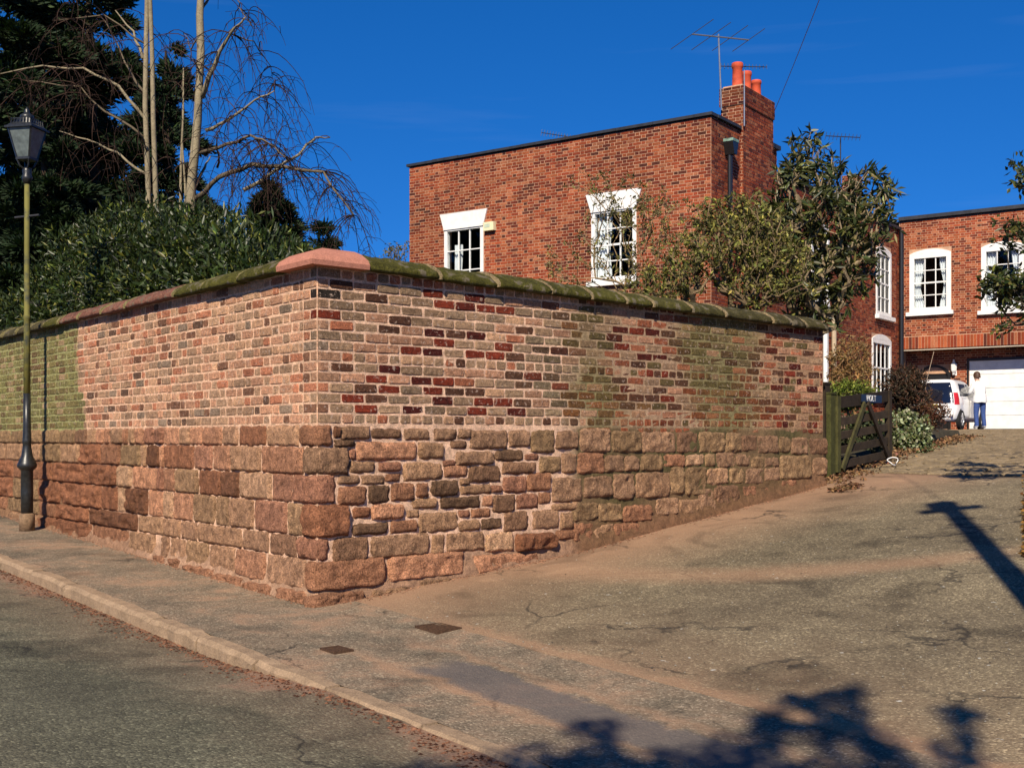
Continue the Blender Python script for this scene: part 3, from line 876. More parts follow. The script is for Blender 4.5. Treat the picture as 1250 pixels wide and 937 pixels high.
# bricks round the corner edge
for z, wl, wr in quoin_bricks:
    seed = rng.random() * 99
    col = brick_color('R' if wr > wl else 'L', .1, z, rng)
    if rng.random() < .25: col = lerp(col, CO['pink'] * .8, .6)
    h = (rh - J) / 2
    v = []
    ss = [-wl + J / 2, -wl + J / 2 + .008, -.03, -.012, .012, .03, wr - J / 2 - .008, wr - J / 2]
    for q, b in enumerate((-1, -.88, .88, 1)):
        for i, s in enumerate(ss):
            e = i in (0, 7) or q in (0, 3)
            v.append(wall_pt(s + .002 * nz(i, q, seed, 3), z + b * h + .002 * nz(q, i, seed, 3), -.004 if e else .003 + .002 * nz(i, q, seed, 2)))
    for b in (-1, 1):
        for s in ss: v.append(wall_pt(s, z + b * h, -.03))
    k = 8
    f = [(j * k + i, j * k + i + 1, (j + 1) * k + i + 1, (j + 1) * k + i) for j in range(3) for i in range(7)]
    f += [(32 + i, 33 + i, i + 1, i) for i in range(7)] + [(24 + i, 25 + i, 41 + i, 40 + i) for i in range(7)]
    f += [(0, 8, 16, 24, 40, 32), (7, 39, 47, 31, 23, 15)]
    o = obj('brick', MB().add(v, f), M_['brick_o'], wall)
    o.color = (*col, 1)
# rubble footing under the corner
for s, w in [(-.62, .5), (-.1, .55), (.5, .5), (1.0, .6), (-1.25, .5), (-1.9, .6), (-2.6, .7), (-3.4, .7)]:
    g = gz(*(C + (UL * -s if s < 0 else UR * s)))
    stone(s, s + w, g - .1, max(g + .055, min(g + .1, LZ[6] - .01)), .06, scol('pink' if s < .3 else 'tan', .72), .03, .5)

# ---- coping
CP = [(-.095, 0), (-.100, .035), (-.07, .075), (.02, .125), (.12, .158), (.2, .166), (.30, .155), (.40, .11), (.49, .06), (.495, 0)]
def cop_piece(pts_a, pts_b, name, col, k=1.0, m=None):
    n = len(CP)
    pts_a, pts_b = list(pts_a), list(pts_b)
    g = 1 if name == 'mortar_joint' else max(3, int((pts_a[0] - pts_b[0]).length / .05))
    v = []
    for q in range(g + 1):
        for i in range(n):
            p = pts_a[i].lerp(pts_b[i], q / g)
            if g > 1 and 0 < i < n - 1:
                rr = Vector((nz(p.x * 9, p.y * 9, p.z * 9), nz(p.y * 9, p.z * 9, p.x * 9 + 7), nz(p.z * 9, p.x * 9, p.y * 9 + 3))) * .014
                rr.z += .012 * nz(p.x * 22, p.y * 22, p.z * 22) - (.012 if q in (0, g) else 0)
                p = p + rr
            elif g > 1: p = p + Vector((0, 0, .010 * nz(p.x * 7, p.y * 7, 4)))
            v.append(p)
    f = [(q * n + i, q * n + i + 1, (q + 1) * n + i + 1, (q + 1) * n + i) for q in range(g) for i in range(n - 1)] + [(q * n + n - 1, q * n, (q + 1) * n, (q + 1) * n + n - 1) for q in range(g)]
    f += [tuple(range(n - 1, -1, -1)), tuple(range(g * n, (g + 1) * n))]
    mb = MB().add(v, f)
    o = obj(name, mb, m or M_['coping'], wall, None, g > 1)
    o.color = (*col, 1)
    return o
def cop_prof(M, x, dz=0, k=1.0, jy=0): return [M @ Vector((x, .2 + (y - .2) * k + jy, WTOP + z * k + dz)) for y, z in CP]
MOSS, PINK = S(112, 108, 44, .75), S(178, 122, 98, .8)
jr = [442, 530, 601, 665, 715, 757, 790, 838, 878, 936, 958, 976, 1004]
jl = [352, 302, 257, 222, 162, 132.6, 104, 79.6, 62, 45, 28, 10, -12]
def drop_r(l): return -.10 * (l / LR) ** 1.2 + .006 * nz(l, 3, 0, 2)
prev = None
for a, b in zip(jr, jr[1:]):
    l0, l1 = px_right(a, 0)[0], px_right(b, 0)[0]
    t = sstep(3, 5.5, l0)
    col = lerp(MOSS, S(98, 88, 58, .7), t * rng.uniform(.4, 1)) * rng.uniform(.85, 1.15)
    k = rng.uniform(.97, 1.03); jy = rng.uniform(-.012, .012); dz = rng.uniform(-.004, .006)
    cop_piece(cop_prof(FR, l0 + .009, drop_r(l0) + dz, k, jy), cop_prof(FR, l1 - .009, drop_r(l1) + dz, k, jy), 'coping_stone', col)
    cop_piece(cop_prof(FR, l0 - .012, drop_r(l0), 1.025), cop_prof(FR, l0 + .012, drop_r(l0), 1.025), 'mortar_joint', S(196, 172, 128, .8))
for i, (a, b) in enumerate(zip(jl, jl[1:])):
    l0, l1 = px_left(a, 0)[0], px_left(b, 0)[0]
    col = (MOSS if i < 3 or i in (7,) else PINK * (.95, .95, 1) if i < 7 else S(108, 98, 66, .7)) * rng.uniform(.88, 1.12)
    k = rng.uniform(.97, 1.02); jy = rng.uniform(-.015, .015); dz = rng.uniform(-.006, .008)
    cop_piece(cop_prof(FL, l1 + .008, dz, k, jy), cop_prof(FL, l0 - .008, dz, k, jy), 'coping_stone', col)
    if i: cop_piece(cop_prof(FL, l0 - .010, 0, 1.02), cop_prof(FL, l0 + .010, 0, 1.02), 'mortar_joint', S(190, 176, 120, .75))
# the new corner coping, mitred
la, lb = px_left(352, 0)[0], px_right(442, 0)[0]
def mitre(y, z):
    # meeting line of the two faces offset inward by y
    A = C - NL * y; B = C - NR * y
    # A + UL*t = B + UR*q
    den = UL.x * -UR.y + UR.x * UL.y
    w = B - A
    t = (w.x * -UR.y + UR.x * w.y) / den
    p = A + UL * t
    return Vector((p.x, p.y, WTOP + z))
n = len(CP)
K = 1.06
ring = [[FL @ Vector((la, .2 + (y - .2) * K, WTOP + z * 1.12)) for y, z in CP], [mitre(.2 + (y - .2) * K, z * 1.12) for y, z in CP], [FR @ Vector((lb, .2 + (y - .2) * K, WTOP + z * 1.12)) for y, z in CP]]
f = [(r * n + i, r * n + i + 1, (r + 1) * n + i + 1, (r + 1) * n + i) for r in range(2) for i in range(n - 1)] + [(r * n + n - 1, r * n, (r + 1) * n, (r + 1) * n + n - 1) for r in range(2)]
f += [tuple(range(n - 1, -1, -1)), tuple(range(2 * n, 3 * n))]
o = obj('coping_stone', MB().add(ring[0] + ring[1] + ring[2], f), masonry('new_sandstone', 'obj', .9, 14, 90, .85, 1.12, .4, .008), wall)
o.color = (*S(190, 128, 106, .82), 1)
o['label'] = 'clean pink sandstone coping stone turning the corner'

# ------------------------------------------------------------------ the house
A_H = math.atan2(-.576, .817)                # front faces: local x runs (.817, -.576)
A_S = math.atan2(.817, .576)                 # side faces: local x runs (.576, .817)
HC = Vector((4.726, 28.2))                   # near corner of the house on plan
FH = frame(HC, A_H)                          # front: x from -9.33 to 0
FS = frame(HC, A_S)                          # side: x from 0 to 14.4
GC = HC + Vector((math.cos(A_S), math.sin(A_S))) * 14.42
FG = frame(GC, A_H)                          # garage wing front: x from 0 to 6
def px_face(F, x, y):
    """photo pixel on a facade plane -> local x, height"""
    o = F.translation; d = F.to_3x3() @ Vector((1, 0, 0))
    a = (x - 625) / FPX
    l = (a * o.y - o.x) / (d.x - a * d.y)
    return l, EZ - (y - HY) * (o.y + l * d.y) / FPX
HB = {'a': S(176, 84, 52), 'b': S(158, 70, 44), 'c': S(190, 104, 66), 'd': S(128, 58, 42), 'e': S(196, 120, 84), 'f': S(104, 54, 42), 'g': S(178, 92, 56)}
def hcol(rg, l, z, tint=1.0):
    c = HB[rg.choice('aaabbbccddeefgg')] * rg.uniform(.8, 1.2)
    t = nz(l, z, 3, .55)
    c = c * (1 + .4 * t) * .52 * tint
    return np.clip(c, .01, .9)
def wall_slab(x0, x1, z0, z1, y0, y1, ops):
    """a slab in x,z with rectangular openings (a,b,c,d)"""
    xs = sorted({x0, x1, *[v for o in ops for v in o[:2]]}); zs = sorted({z0, z1, *[v for o in ops for v in o[2:]]})
    mb = MB()
    for a, b in zip(xs, xs[1:]):
        for c, d in zip(zs, zs[1:]):
            mx, mz = (a + b) / 2, (c + d) / 2
            if any(o[0] < mx < o[1] and o[2] < mz < o[3] for o in ops): continue
            mb.add([(a, y0, c), (b, y0, c), (b, y0, d), (a, y0, d)], [(0, 1, 2, 3)])
            mb.add([(a, y1, c), (b, y1, c), (b, y1, d), (a, y1, d)], [(3, 2, 1, 0)])
    for a, b, c, d in ops:
        q = [(a, c), (b, c), (b, d), (a, d)]
        for i in range(4):
            (p0, r0), (p1, r1) = q[i], q[(i + 1) % 4]
            mb.add([(p0, y0, r0), (p1, y0, r1), (p1, y1, r1), (p0, y1, r0)], [(3, 2, 1, 0)])
    mb.add([(x0, y0, z1), (x1, y0, z1), (x1, y1, z1), (x0, y1, z1)], [(0, 1, 2, 3)])
    for x in (x0, x1): mb.add([(x, y0, z0), (x, y1, z0), (x, y1, z1), (x, y0, z1)], [(0, 1, 2, 3)])
    return mb
CRS = .0785
def house_bricks(F, x0, x1, z0, z1, ops, out, tint=1.0, flemish=True, y=0.0):
    n = int(round((z1 - z0) / CRS)); h = (z1 - z0) / n
    for r in range(n):
        z = z0 + h * (r + .5)
        free = [(x0, x1)]
        for a, b, c, d in ops:
            if c < z < d:
                nf = []
                for p, q in free:
                    if b <= p or a >= q: nf.append((p, q))
                    else:
                        if a - p > .03: nf.append((p, a))
                        if q - b > .03: nf.append((b, q))
                free = nf
        pat = [.235, .1175] if flemish else [.235]
        x = x0 - (.235 + .1175) * (1 if r % 2 else .5) - rng.uniform(0, .02)
        i = 0
        while x < x1:
            w = pat[i % len(pat)]
            for p, q in free:
                a, b = max(x, p), min(x + w, q)
                if b - a > .035: out.append((F, (a + b) / 2, z, b - a - .014, h - .0155, y, hcol(rng, a, z, tint)))
            x += w; i += 1
def set_bricks(lst, parent, n_ind):
    lst.sort(key=lambda q: (q[0] @ Vector((q[1], 0, q[2]))).length)
    cache = {}
    rest = MB()
    k = 0
    for F, x, z, w, h, y, col in lst:
        d = rng.uniform(.004, .009)
        key = 's' if abs(w - .221) < .004 else 'h' if abs(w - .1035) < .004 else None
        Mx = F @ Matrix.Translation((x, y, z))
        if key and k < n_ind and to_px(Mx.translation)[1] < 345:
            if key not in cache:
                mb = MB().box(-w / 2, w / 2, -.007, .02, -h / 2, h / 2)
                cache[key] = mb.mesh('brick'); cache[key].materials.append(M_['hbrick_o'])
            o = obj('brick', cache[key], None, parent, Mx); o.color = (*col, 1); k += 1
            continue
        v = [(-w / 2, .01, -h / 2), (w / 2, .01, -h / 2), (w / 2, .01, h / 2), (-w / 2, .01, h / 2), (-w / 2, -d, -h / 2), (w / 2, -d, -h / 2), (w / 2, -d, h / 2), (-w / 2, -d, h / 2)]
        rest.add([Mx @ Vector(p) for p in v], [(4, 5, 6, 7), (0, 1, 5, 4), (1, 2, 6, 5), (2, 3, 7, 6), (3, 0, 4, 7)], col)
    tag(wobj('brick_courses', rest, M_['hbrick_a'], parent), kind='stuff')
def sash_window(F, parent, x0, x1, z0, z1, cols=3, rows_=4, lintel=None, sill=True, arch=0.0, curtain='sides', fw=.10):
    """white box-sash: frame part; panes, bars, sill, lintel and curtains under it"""
    mb = MB()
    y0, y1 = -.03, .10
    mb.box(x0, x0 + fw, y0, y1, z0, z1); mb.box(x1 - fw, x1, y0, y1, z0, z1)
    mb.box(x0 + fw, x1 - fw, y0, y1, z0, z0 + fw * .9); mb.box(x0 + fw, x1 - fw, y0, y1, z1 - fw, z1)
    if arch:
        n = 10
        poly = [(x0, z1)] + [(lerp(x0, x1, i / n), z1 + .002 + arch * math.sin(math.pi * i / n) ** .8) for i in range(n + 1)] + [(x1, z1)]
        mb.prism(poly, y0 - .002, y1)
    w = obj('window', mb, M_['white'], parent, F)
    gx0, gx1, g0, g1 = x0 + fw, x1 - fw, z0 + fw * .9, z1 - fw
    bw = .028
    mbb = MB()
    for i in range(1, cols):
        x = lerp(gx0, gx1, i / cols); mbb.box(x - bw / 2, x + bw / 2, .0, .045, g0, g1)
    for j in range(1, rows_):
        z = lerp(g0, g1, j / rows_)
        b2 = .05 if (rows_ % 2 == 0 and j == rows_ // 2) else bw
        mbb.box(gx0, gx1, -.003, .048, z - b2 / 2, z + b2 / 2)
    obj('glazing_bars', mbb, M_['white'], w, F)
    for i in range(cols):
        for j in range(rows_):
            a, b = lerp(gx0, gx1, i / cols), lerp(gx0, gx1, (i + 1) / cols)
            c, d = lerp(g0, g1, j / rows_), lerp(g0, g1, (j + 1) / rows_)
            t = Matrix.Translation(((a + b) / 2, .028, (c + d) / 2)) @ Matrix.Rotation(rng.uniform(-.006, .006), 4, 'Z') @ Matrix.Rotation(rng.uniform(-.006, .006), 4, 'X')
            obj('pane', MB().box(-(b - a) / 2, (b - a) / 2, -.002, .002, -(d - c) / 2, (d - c) / 2), M_['glass'], w, F @ t)
    if sill: obj('sill', MB().box(x0 - .09, x1 + .09, -.14, .0, z0 - .13, z0 - .002), M_['white'], w, F)
    if lintel:
        ov, lh = lintel
        obj('lintel', MB().prism([(x0 - .02, z1 + .003), (x1 + .02, z1 + .003), (x1 + ov, z1 + lh), (x0 - ov, z1 + lh)], -.05, .02), M_['white'], w, F)
        obj('cornice', MB().box(x0 - .01, x1 + .01, -.062, -.032, z1 - .06, z1 + .02), M_['white'], w, F)
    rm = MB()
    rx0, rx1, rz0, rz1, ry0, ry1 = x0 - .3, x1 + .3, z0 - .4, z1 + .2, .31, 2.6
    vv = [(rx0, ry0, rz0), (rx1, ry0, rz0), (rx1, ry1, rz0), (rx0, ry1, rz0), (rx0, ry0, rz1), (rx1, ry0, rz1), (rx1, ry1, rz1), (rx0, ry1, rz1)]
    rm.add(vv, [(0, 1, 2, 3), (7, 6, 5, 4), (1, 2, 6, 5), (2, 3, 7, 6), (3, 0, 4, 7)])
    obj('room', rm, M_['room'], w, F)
    def drape(xa, xb, za, zb, gather=0.0, yy=.16):
        n, mm = 26, 8
        v = []
        for j in range(mm + 1):
            t = j / mm
            for i in range(n + 1):
                s = i / n
                pinch = 1 - gather * math.sin(math.pi * min(1, t * 1.15)) ** 2
                v.append((lerp(xa, xa + (xb - xa) * pinch, s), yy + .03 * math.sin(s * 26 + t), lerp(za, zb, t)))
        f = [(j * (n + 1) + i, j * (n + 1) + i + 1, (j + 1) * (n + 1) + i + 1, (j + 1) * (n + 1) + i) for j in range(mm) for i in range(n)]
        obj('curtain', MB().add(v, f), M_['curtain'], w, F, True)
    W = gx1 - gx0
    if curtain == 'sides':
        drape(gx0 - .03, gx0 + W * .30, g0 - .02, g1 + .05, .45); drape(gx1 + .03, gx1 - W * .26, g0 - .02, g1 + .05, .45)
    elif curtain == 'left': drape(gx0 - .02, gx0 + W * .36, g0, g1 + .03, .15)
    elif curtain == 'net':
        drape(gx0 + W * .10, gx0 + W * .34, g0, g0 + (g1 - g0) * .78, .1); drape(gx0, gx1, g0 - .03, g0 + (g1 - g0) * .26, 0, .13)
    return w
house = tag(empty('brick_house', frame(HC, A_H, gz(*HC))), 'two-storey red brick house with parapet roof and big chimney behind garden wall', 'house')
ZH, ZW, Z0H = 9.0, 8.45, 1.25
HW = 9.33
# front windows located on the facade from the photograph
def win_px(F, xl, xr, yt, yb):
    l0, l1 = px_face(F, xl, 0)[0], px_face(F, xr, 0)[0]
    zt, zb = px_face(F, (xl + xr) / 2, yt)[1], px_face(F, (xl + xr) / 2, yb)[1]
    return l0, l1, zb, zt
w1 = win_px(FH, 722.5, 777, 254, 345); w1 = (w1[0], w1[1], w1[2] + .06, w1[3])
w2 = win_px(FH, 543, 590.5, 276, 345); w2 = (w2[0], w2[1], w1[2], w2[3])
ops = [w1, w2]
obj('front_wall', wall_slab(-HW, 0, Z0H, ZH, .0, .3, ops), M_['hmortar'], house, FH)
blist = []
big_ops = [(a - .01, b + .01, c - .12, d + .01) for a, b, c, d in ops]
house_bricks(FH, -HW, -.0, Z0H + 2.0, ZH, big_ops, blist)
lh1 = px_face(FH, 750, 234)[1] - px_face(FH, 750, 254)[1]
wa = sash_window(FH, house, *w1, 3, 4, (.16, lh1), True, 0, 'left')
wb = sash_window(FH, house, *w2, 3, 3, (.14, lh1 * .95), True, 0, 'net')
# side wall
SX0, SX1, SXE = 1.62, 3.51, 3.95
sw_up = (12.0, 13.5, 5.34, 7.45); sw_lo = (11.6, 13.5, 2.75, 4.55); sw2 = (6.4, 7.8, 5.2, 7.4); sw3 = (6.3, 7.7, 2.6, 4.45)
ops_s = [sw_up, sw_lo, sw2, sw3]
obj('side_wall', wall_slab(.3, 14.42, Z0H, ZW - .1, .0, .3, ops_s), M_['hmortar'], house, FS)
obj('side_gable', wall_slab(.3, SXE, ZW - .1, ZH, .0, .3, []), M_['hmortar'], house, FS)
house_bricks(FS, 0, SXE, Z0H + 2.0, ZH, [(SX0, SX1, 0, 20)], blist)
house_bricks(FS, SXE, 14.42, Z0H + .8, ZW - .1, [(a - .01, b + .01, c - .12, d + .16) for a, b, c, d in ops_s], blist, .92)
sash_window(FS, house, *sw_up, 3, 4, None, True, .13, 'sides', .14)
sash_window(FS, house, *sw_lo, 4, 2, None, True, .18, 'none', .13)
sash_window(FS, house, *sw2, 3, 4, None, True, .13, 'sides', .14)
sash_window(FS, house, *sw3, 3, 4, None, True, .13, 'none', .14)
obj('rear_wall', MB().box(-HW, -HW + .3, .3, SXE, Z0H, ZH - .01, FH).box(-HW, 0, SXE - .3, SXE, Z0H, ZH - .01, FH).box(-5.0, -4.7, SXE, 14.4, Z0H, ZW - .11, FH), M_['hmortar'], house)
# roof slabs with dark lead edging
rf = obj('roof', MB().box(-HW + .05, -.02, .02, SXE, ZH + .001, ZH + .03, FH).box(-5.0, -.02, SXE, 14.4, ZW - .10, ZW - .05, FH), M_['lead'], house)
x = -HW - .06
while x < .05:
    L = min(rng.uniform(.85, 1.15), .06 - x)
    obj('parapet_slab', MB().box(x, x + L - .008, -.07, .26, ZH + .032 + rng.uniform(0, .006), ZH + .10 + rng.uniform(0, .012), FH), M_['lead'], rf)
    x += L
x = .28
while x < SX0 - .02:
    L = min(.7, SX0 - .02 - x)
    obj('parapet_slab', MB().box(x, x + L - .008, -.07, .26, ZH + .033, ZH + .105 + rng.uniform(0, .008), FS), M_['lead'], rf); x += L
obj('parapet_slab', MB().box(SX1 + .02, SXE + .08, -.09, .26, ZH - .02, ZH + .09, FS), M_['lead'], rf)
obj('wing_edge', MB().box(SXE + .1, 14.40, -.09, .25, ZW - .095, ZW, FS), M_['lead'], rf)
# chimney breast and stack: 1.9 m along the side wall
CX0, CX1, CY0, CY1, CZ = SX0, SX1, -.10, .52, 10.13
ch = obj('chimney', MB().box(CX0 + .012, CX1 - .012, CY0 + .012, CY1 - .012, Z0H, CZ - .02, FS), M_['hmortar'], rf)
clist = []
house_bricks(FS @ Matrix.Translation((0, CY0 + .012, 0)), CX0, CX1, Z0H + 2.5, CZ - .46, [], clist, .88)
FCF = FS @ Matrix.Translation((CX0 + .012, CY1, 0)) @ Matrix.Rotation(R(-90), 4, 'Z')
house_bricks(FCF, 0, CY1 - CY0, ZH - .2, CZ - .46, [], clist, 1.0)
house_bricks(FCF, CY1 - .005, CY1 - CY0, Z0H + 2.0, ZH - .2, [], clist, .95, False)
blist += clist
cap_col = .72
mbc = MB().box(CX0 - .02, CX1 + .02, CY0 - .02, CY1 + .02, CZ - .46, CZ, FS)
obj('chimney_cap', mbc, M_['hmortar'], rf)
capl = []
house_bricks(FS @ Matrix.Translation((0, CY0 - .02, 0)), CX0 - .03, CX1 + .03, CZ - .46, CZ, [], capl, cap_col, False)
house_bricks(FS @ Matrix.Translation((CX0 - .02, CY1 + .02, 0)) @ Matrix.Rotation(R(-90), 4, 'Z'), -.01, CY1 - CY0 + .05, CZ - .46, CZ, [], capl, cap_col, False)
blist += capl
for x_, r_, h_ in ((1.95, .135, .68), (2.5, .125, .60), (3.1, .13, .52)):
    Mp = FS @ Matrix.Translation((x_, .21, CZ))
    obj('chimney_pot', MB().lathe([(r_ * 1.12, 0), (r_ * 1.1, .06), (r_, .08), (r_ * .93, h_ * .8), (r_ * 1.02, h_ * .82), (r_ * 1.08, h_ * .88), (r_ * 1.08, h_ * .95), (r_ * .98, h_), (r_ * .8, h_), (r_ * .78, h_ * .7)], 18), M_['terracotta'], rf, Mp, True)
obj('mortar_flaunching', MB().box(CX0 + .05, CX1 - .05, CY0 + .05, CY1 - .05, CZ, CZ + .05, FS), M_['hmortar'], rf)
obj('cable', MB().tube([FS @ Vector((CX0 - .03, CY0 - .035, z)) for z in (CZ + .35, CZ, CZ - .5, ZH + .1)], .018, 6), M_['galv'], rf)
# second small chimney beyond the wing
F2 = frame(at(1037, 300, 43.5).xy, A_H)
ch2 = obj('chimney', MB().box(-.28, .28, 0, .5, 7.5, 11.0, F2), M_['hmortar'], rf)
c2 = []
house_bricks(F2, -.28, .28, 9.0, 11.0, [], c2, .75, False); house_bricks(F2 @ Matrix.Translation((.28, 0, 0)) @ Matrix.Rotation(R(90), 4, 'Z'), 0, .5, 9.0, 11.0, [], c2, .7, False)
blist += c2
set_bricks(blist, house, 298)
# drainpipe with hopper
px_, pz_ = px_face(FS, 886, 190)
dp = obj('drainpipe', MB().tube([FS @ Vector((px_, -.11, z)) for z in (1.6, pz_)], .06, 10), M_['black'], house)
obj('hopper', MB().prism([(px_ - .07, pz_), (px_ + .07, pz_), (px_ + .17, pz_ + .3), (px_ - .17, pz_ + .3)], -.26, -.01, FS), M_['black'], dp)
obj('hopper_top', MB().box(px_ - .17, px_ + .17, -.27, -.01, pz_ + .302, pz_ + .37, FS), plain('verdigris', (.16, .26, .21), .6, var=.6, vs=9), dp)
for z in (3.5, 5.4, 7.2): obj('pipe_bracket', MB().box(px_ - .09, px_ + .09, -.135, .0, z, z + .06, FS), M_['black'], dp)
obj('drainpipe', MB().tube([FS @ Vector((14.25, -.13, z)) for z in (1.7, ZW - .12)], .075, 10), M_['black'], house)
pp = px_face(FS, 1014, 400)[0]
obj('drainpipe', MB().tube([FS @ Vector((pp, -.1, z)) for z in (1.7, 5.0)], .07, 10), plain('buff_paint', (.42, .33, .22), .7), house)
obj('drainpipe', MB().tube([FS @ Vector((pp - .75, -.12, z)) for z in (1.7, 4.5)], .065, 10), M_['white'], house)
# alarm box by the front window
ax, az = px_face(FH, 599.5, 277)
ab = tag(empty('alarm_box', FH @ Matrix.Translation((ax, -.06, az))), 'small cream burglar alarm box beside the smaller front window', 'alarm box')
F_ = FH @ Matrix.Translation((ax, 0, az))
cb = plain('cream_plastic', (.72, .66, .42), .5, var=.04)
obj('cover', MB().prism([(-.17, -.11), (.17, -.11), (.165, .12), (-.165, .12)], -.13, -.012, F_), cb, ab)
obj('label_panel', MB().box(-.13, .05, -.134, -.130, -.03, .07, F_), plain('pale_green_label', (.45, .52, .40), .5), ab)

# ------------------------------------------------------------------ garage wing
gar = tag(empty('garage_wing', frame(GC, A_H, 1.68)), 'orange brick wing over a white garage door behind the parked car', 'building')
SOF, ZG, REC = 4.36, 8.62, .75
GW = 11.0
gw1 = win_px(FG, 1110.5, 1161, 309, 380); gw2 = win_px(FG, 1198, 1250, 300, 378)
gops = [gw1, gw2]
obj('front_wall', wall_slab(0, GW, SOF, ZG, 0, .3, gops), M_['hmortar'], gar, FG)
gl = []
house_bricks(FG, 0.01, GW, SOF + .42, ZG, [(a - .01, b + .01, c - .12, d + .16) for a, b, c, d in gops], gl, 1.12)
x = .01                                       # soldier course over the opening
while x < GW:
    gl.append((FG, x + .05, SOF + .20, .092, .395, 0, np.clip(hcol(rng, x, 4, 1.25), 0, .9))); x += .104
set_bricks(gl, gar, 298)
sash_window(FG, gar, *gw1, 3, 4, None, True, .14, 'sides', .15)
sash_window(FG, gar, *gw2, 3, 4, None, True, .14, 'sides', .15)
obj('soffit', MB().box(0, GW, .02, REC + .02, SOF - .03, SOF - .003, FG), M_['black'], gar)
obj('timber_edge', MB().box(0, GW, -.03, .05, SOF - .06, SOF - .031, FG), plain('pale_timber', (.5, .42, .33), .8), gar)
FB = FG @ Matrix.Translation((0, REC, 0))
d0 = px_face(FB, 1183, 0)[0]; d1 = d0 + 2.6
dz0, dz1 = 1.68, px_face(FB, 1200, 440)[1]
a0, a1 = px_face(FB, 1124, 0)[0], px_face(FB, 1157, 0)[0]
az1 = px_face(FB, 1140, 446)[1]
aops = (a0, a1, 1.68, az1 - .28)
obj('back_wall', wall_slab(-.02, GW, 1.5, SOF - .03, 0, .25, [(d0, d1, 1.5, dz1), aops]), M_['hmortar'], gar, FB)
bl = []
house_bricks(FB, 0, GW, 1.6, SOF - .04, [(d0 - .06, d1 + .06, 0, dz1 + .1), (a0 - .1, a1 + .1, 0, az1)], bl, 1.05)
rest = MB()
for F, x, z, w, h, y, col in bl:
    Mx = F @ Matrix.Translation((x, y, z))
    rest.box(-w / 2, w / 2, -.007, .01, -h / 2, h / 2, Mx, col)
tag(wobj('back_brick_courses', rest, M_['hbrick_a'], gar), kind='stuff')
obj('return_wall', MB().box(-.05, .002, .0, REC, 1.5, SOF - .03, FG), M_['hmortar'], gar)
# arched dark doorway
n = 12
arc = [(a0 - .1, az1 - .30)] + [(lerp(a0 - .1, a1 + .1, i / n), az1 - .30 + .33 * math.sin(math.pi * i / n) ** .7) for i in range(n + 1)] + [(a1 + .1, az1 - .30)]
arc += [(a1 + .1, 1.6), (a1, 1.6), (a1, az1 - .32)] + [(lerp(a1, a0, i / n), az1 - .32 + .26 * math.sin(math.pi * i / n) ** .7) for i in range(n + 1)] + [(a0, az1 - .32), (a0, 1.6), (a0 - .1, 1.6)]
obj('arch_frame', MB().prism(arc, -.03, .05, FB), M_['black'], gar)
obj('arch_door', MB().box(a0 - .05, a1 + .05, .05, .09, 1.6, az1 - .02, FB), M_['black'], gar)
gd = obj('garage_door', MB().box(d0, d1, .04, .07, dz0, dz1, FB), M_['white'], gar)
k = 5
for i in range(k): obj('door_panel', MB().box(d0 + .01, d1 - .01, .022, .039, lerp(dz0, dz1, i / k) + .008, lerp(dz0, dz1, (i + 1) / k) - .008, FB), M_['white'], gd)
obj('door_frame', MB().box(d0 - .07, d0 - .004, -.02, .07, dz0, dz1 + .08, FB).box(d1 + .004, d1 + .07, -.02, .07, dz0, dz1 + .08, FB).box(d0 - .07, d1 + .07, -.022, .07, dz1 + .004, dz1 + .09, FB), M_['black'], gd)
obj('roof', MB().box(-4, GW, .02, 6, ZG + .001, ZG + .05, FG), M_['lead'], gar)
obj('parapet_edge', MB().box(-.0, GW, -.10, .2, ZG + .052, ZG + .17, FG), M_['lead'], gar)
obj('end_wall', MB().box(GW - .3, GW, .3, 6, 1.5, ZG, FG).box(-4, GW, 5.8, 6, 1.5, ZG - .01, FG), M_['hmortar'], gar)
# white wall lantern / plaque
lx, lz = px_face(FB, 1165.5, 449)
wl_ = tag(empty('wall_lantern', FB @ Matrix.Translation((lx, -.1, lz))), 'small white lantern fixed on brick beside the garage door', 'lantern')
F_ = FB @ Matrix.Translation((lx, 0, lz))
obj('bracket', MB().box(-.03, .03, -.16, .0, -.22, -.17, F_).box(-.07, .07, -.02, -.0, -.25, -.10, F_), M_['white'], wl_)
obj('lantern_body', MB().lathe([(.05, -.16), (.09, -.10), (.11, .12), (.05, .17), (.02, .28)], 6, F_ @ Matrix.Translation((0, -.14, 0))), M_['white'], wl_)

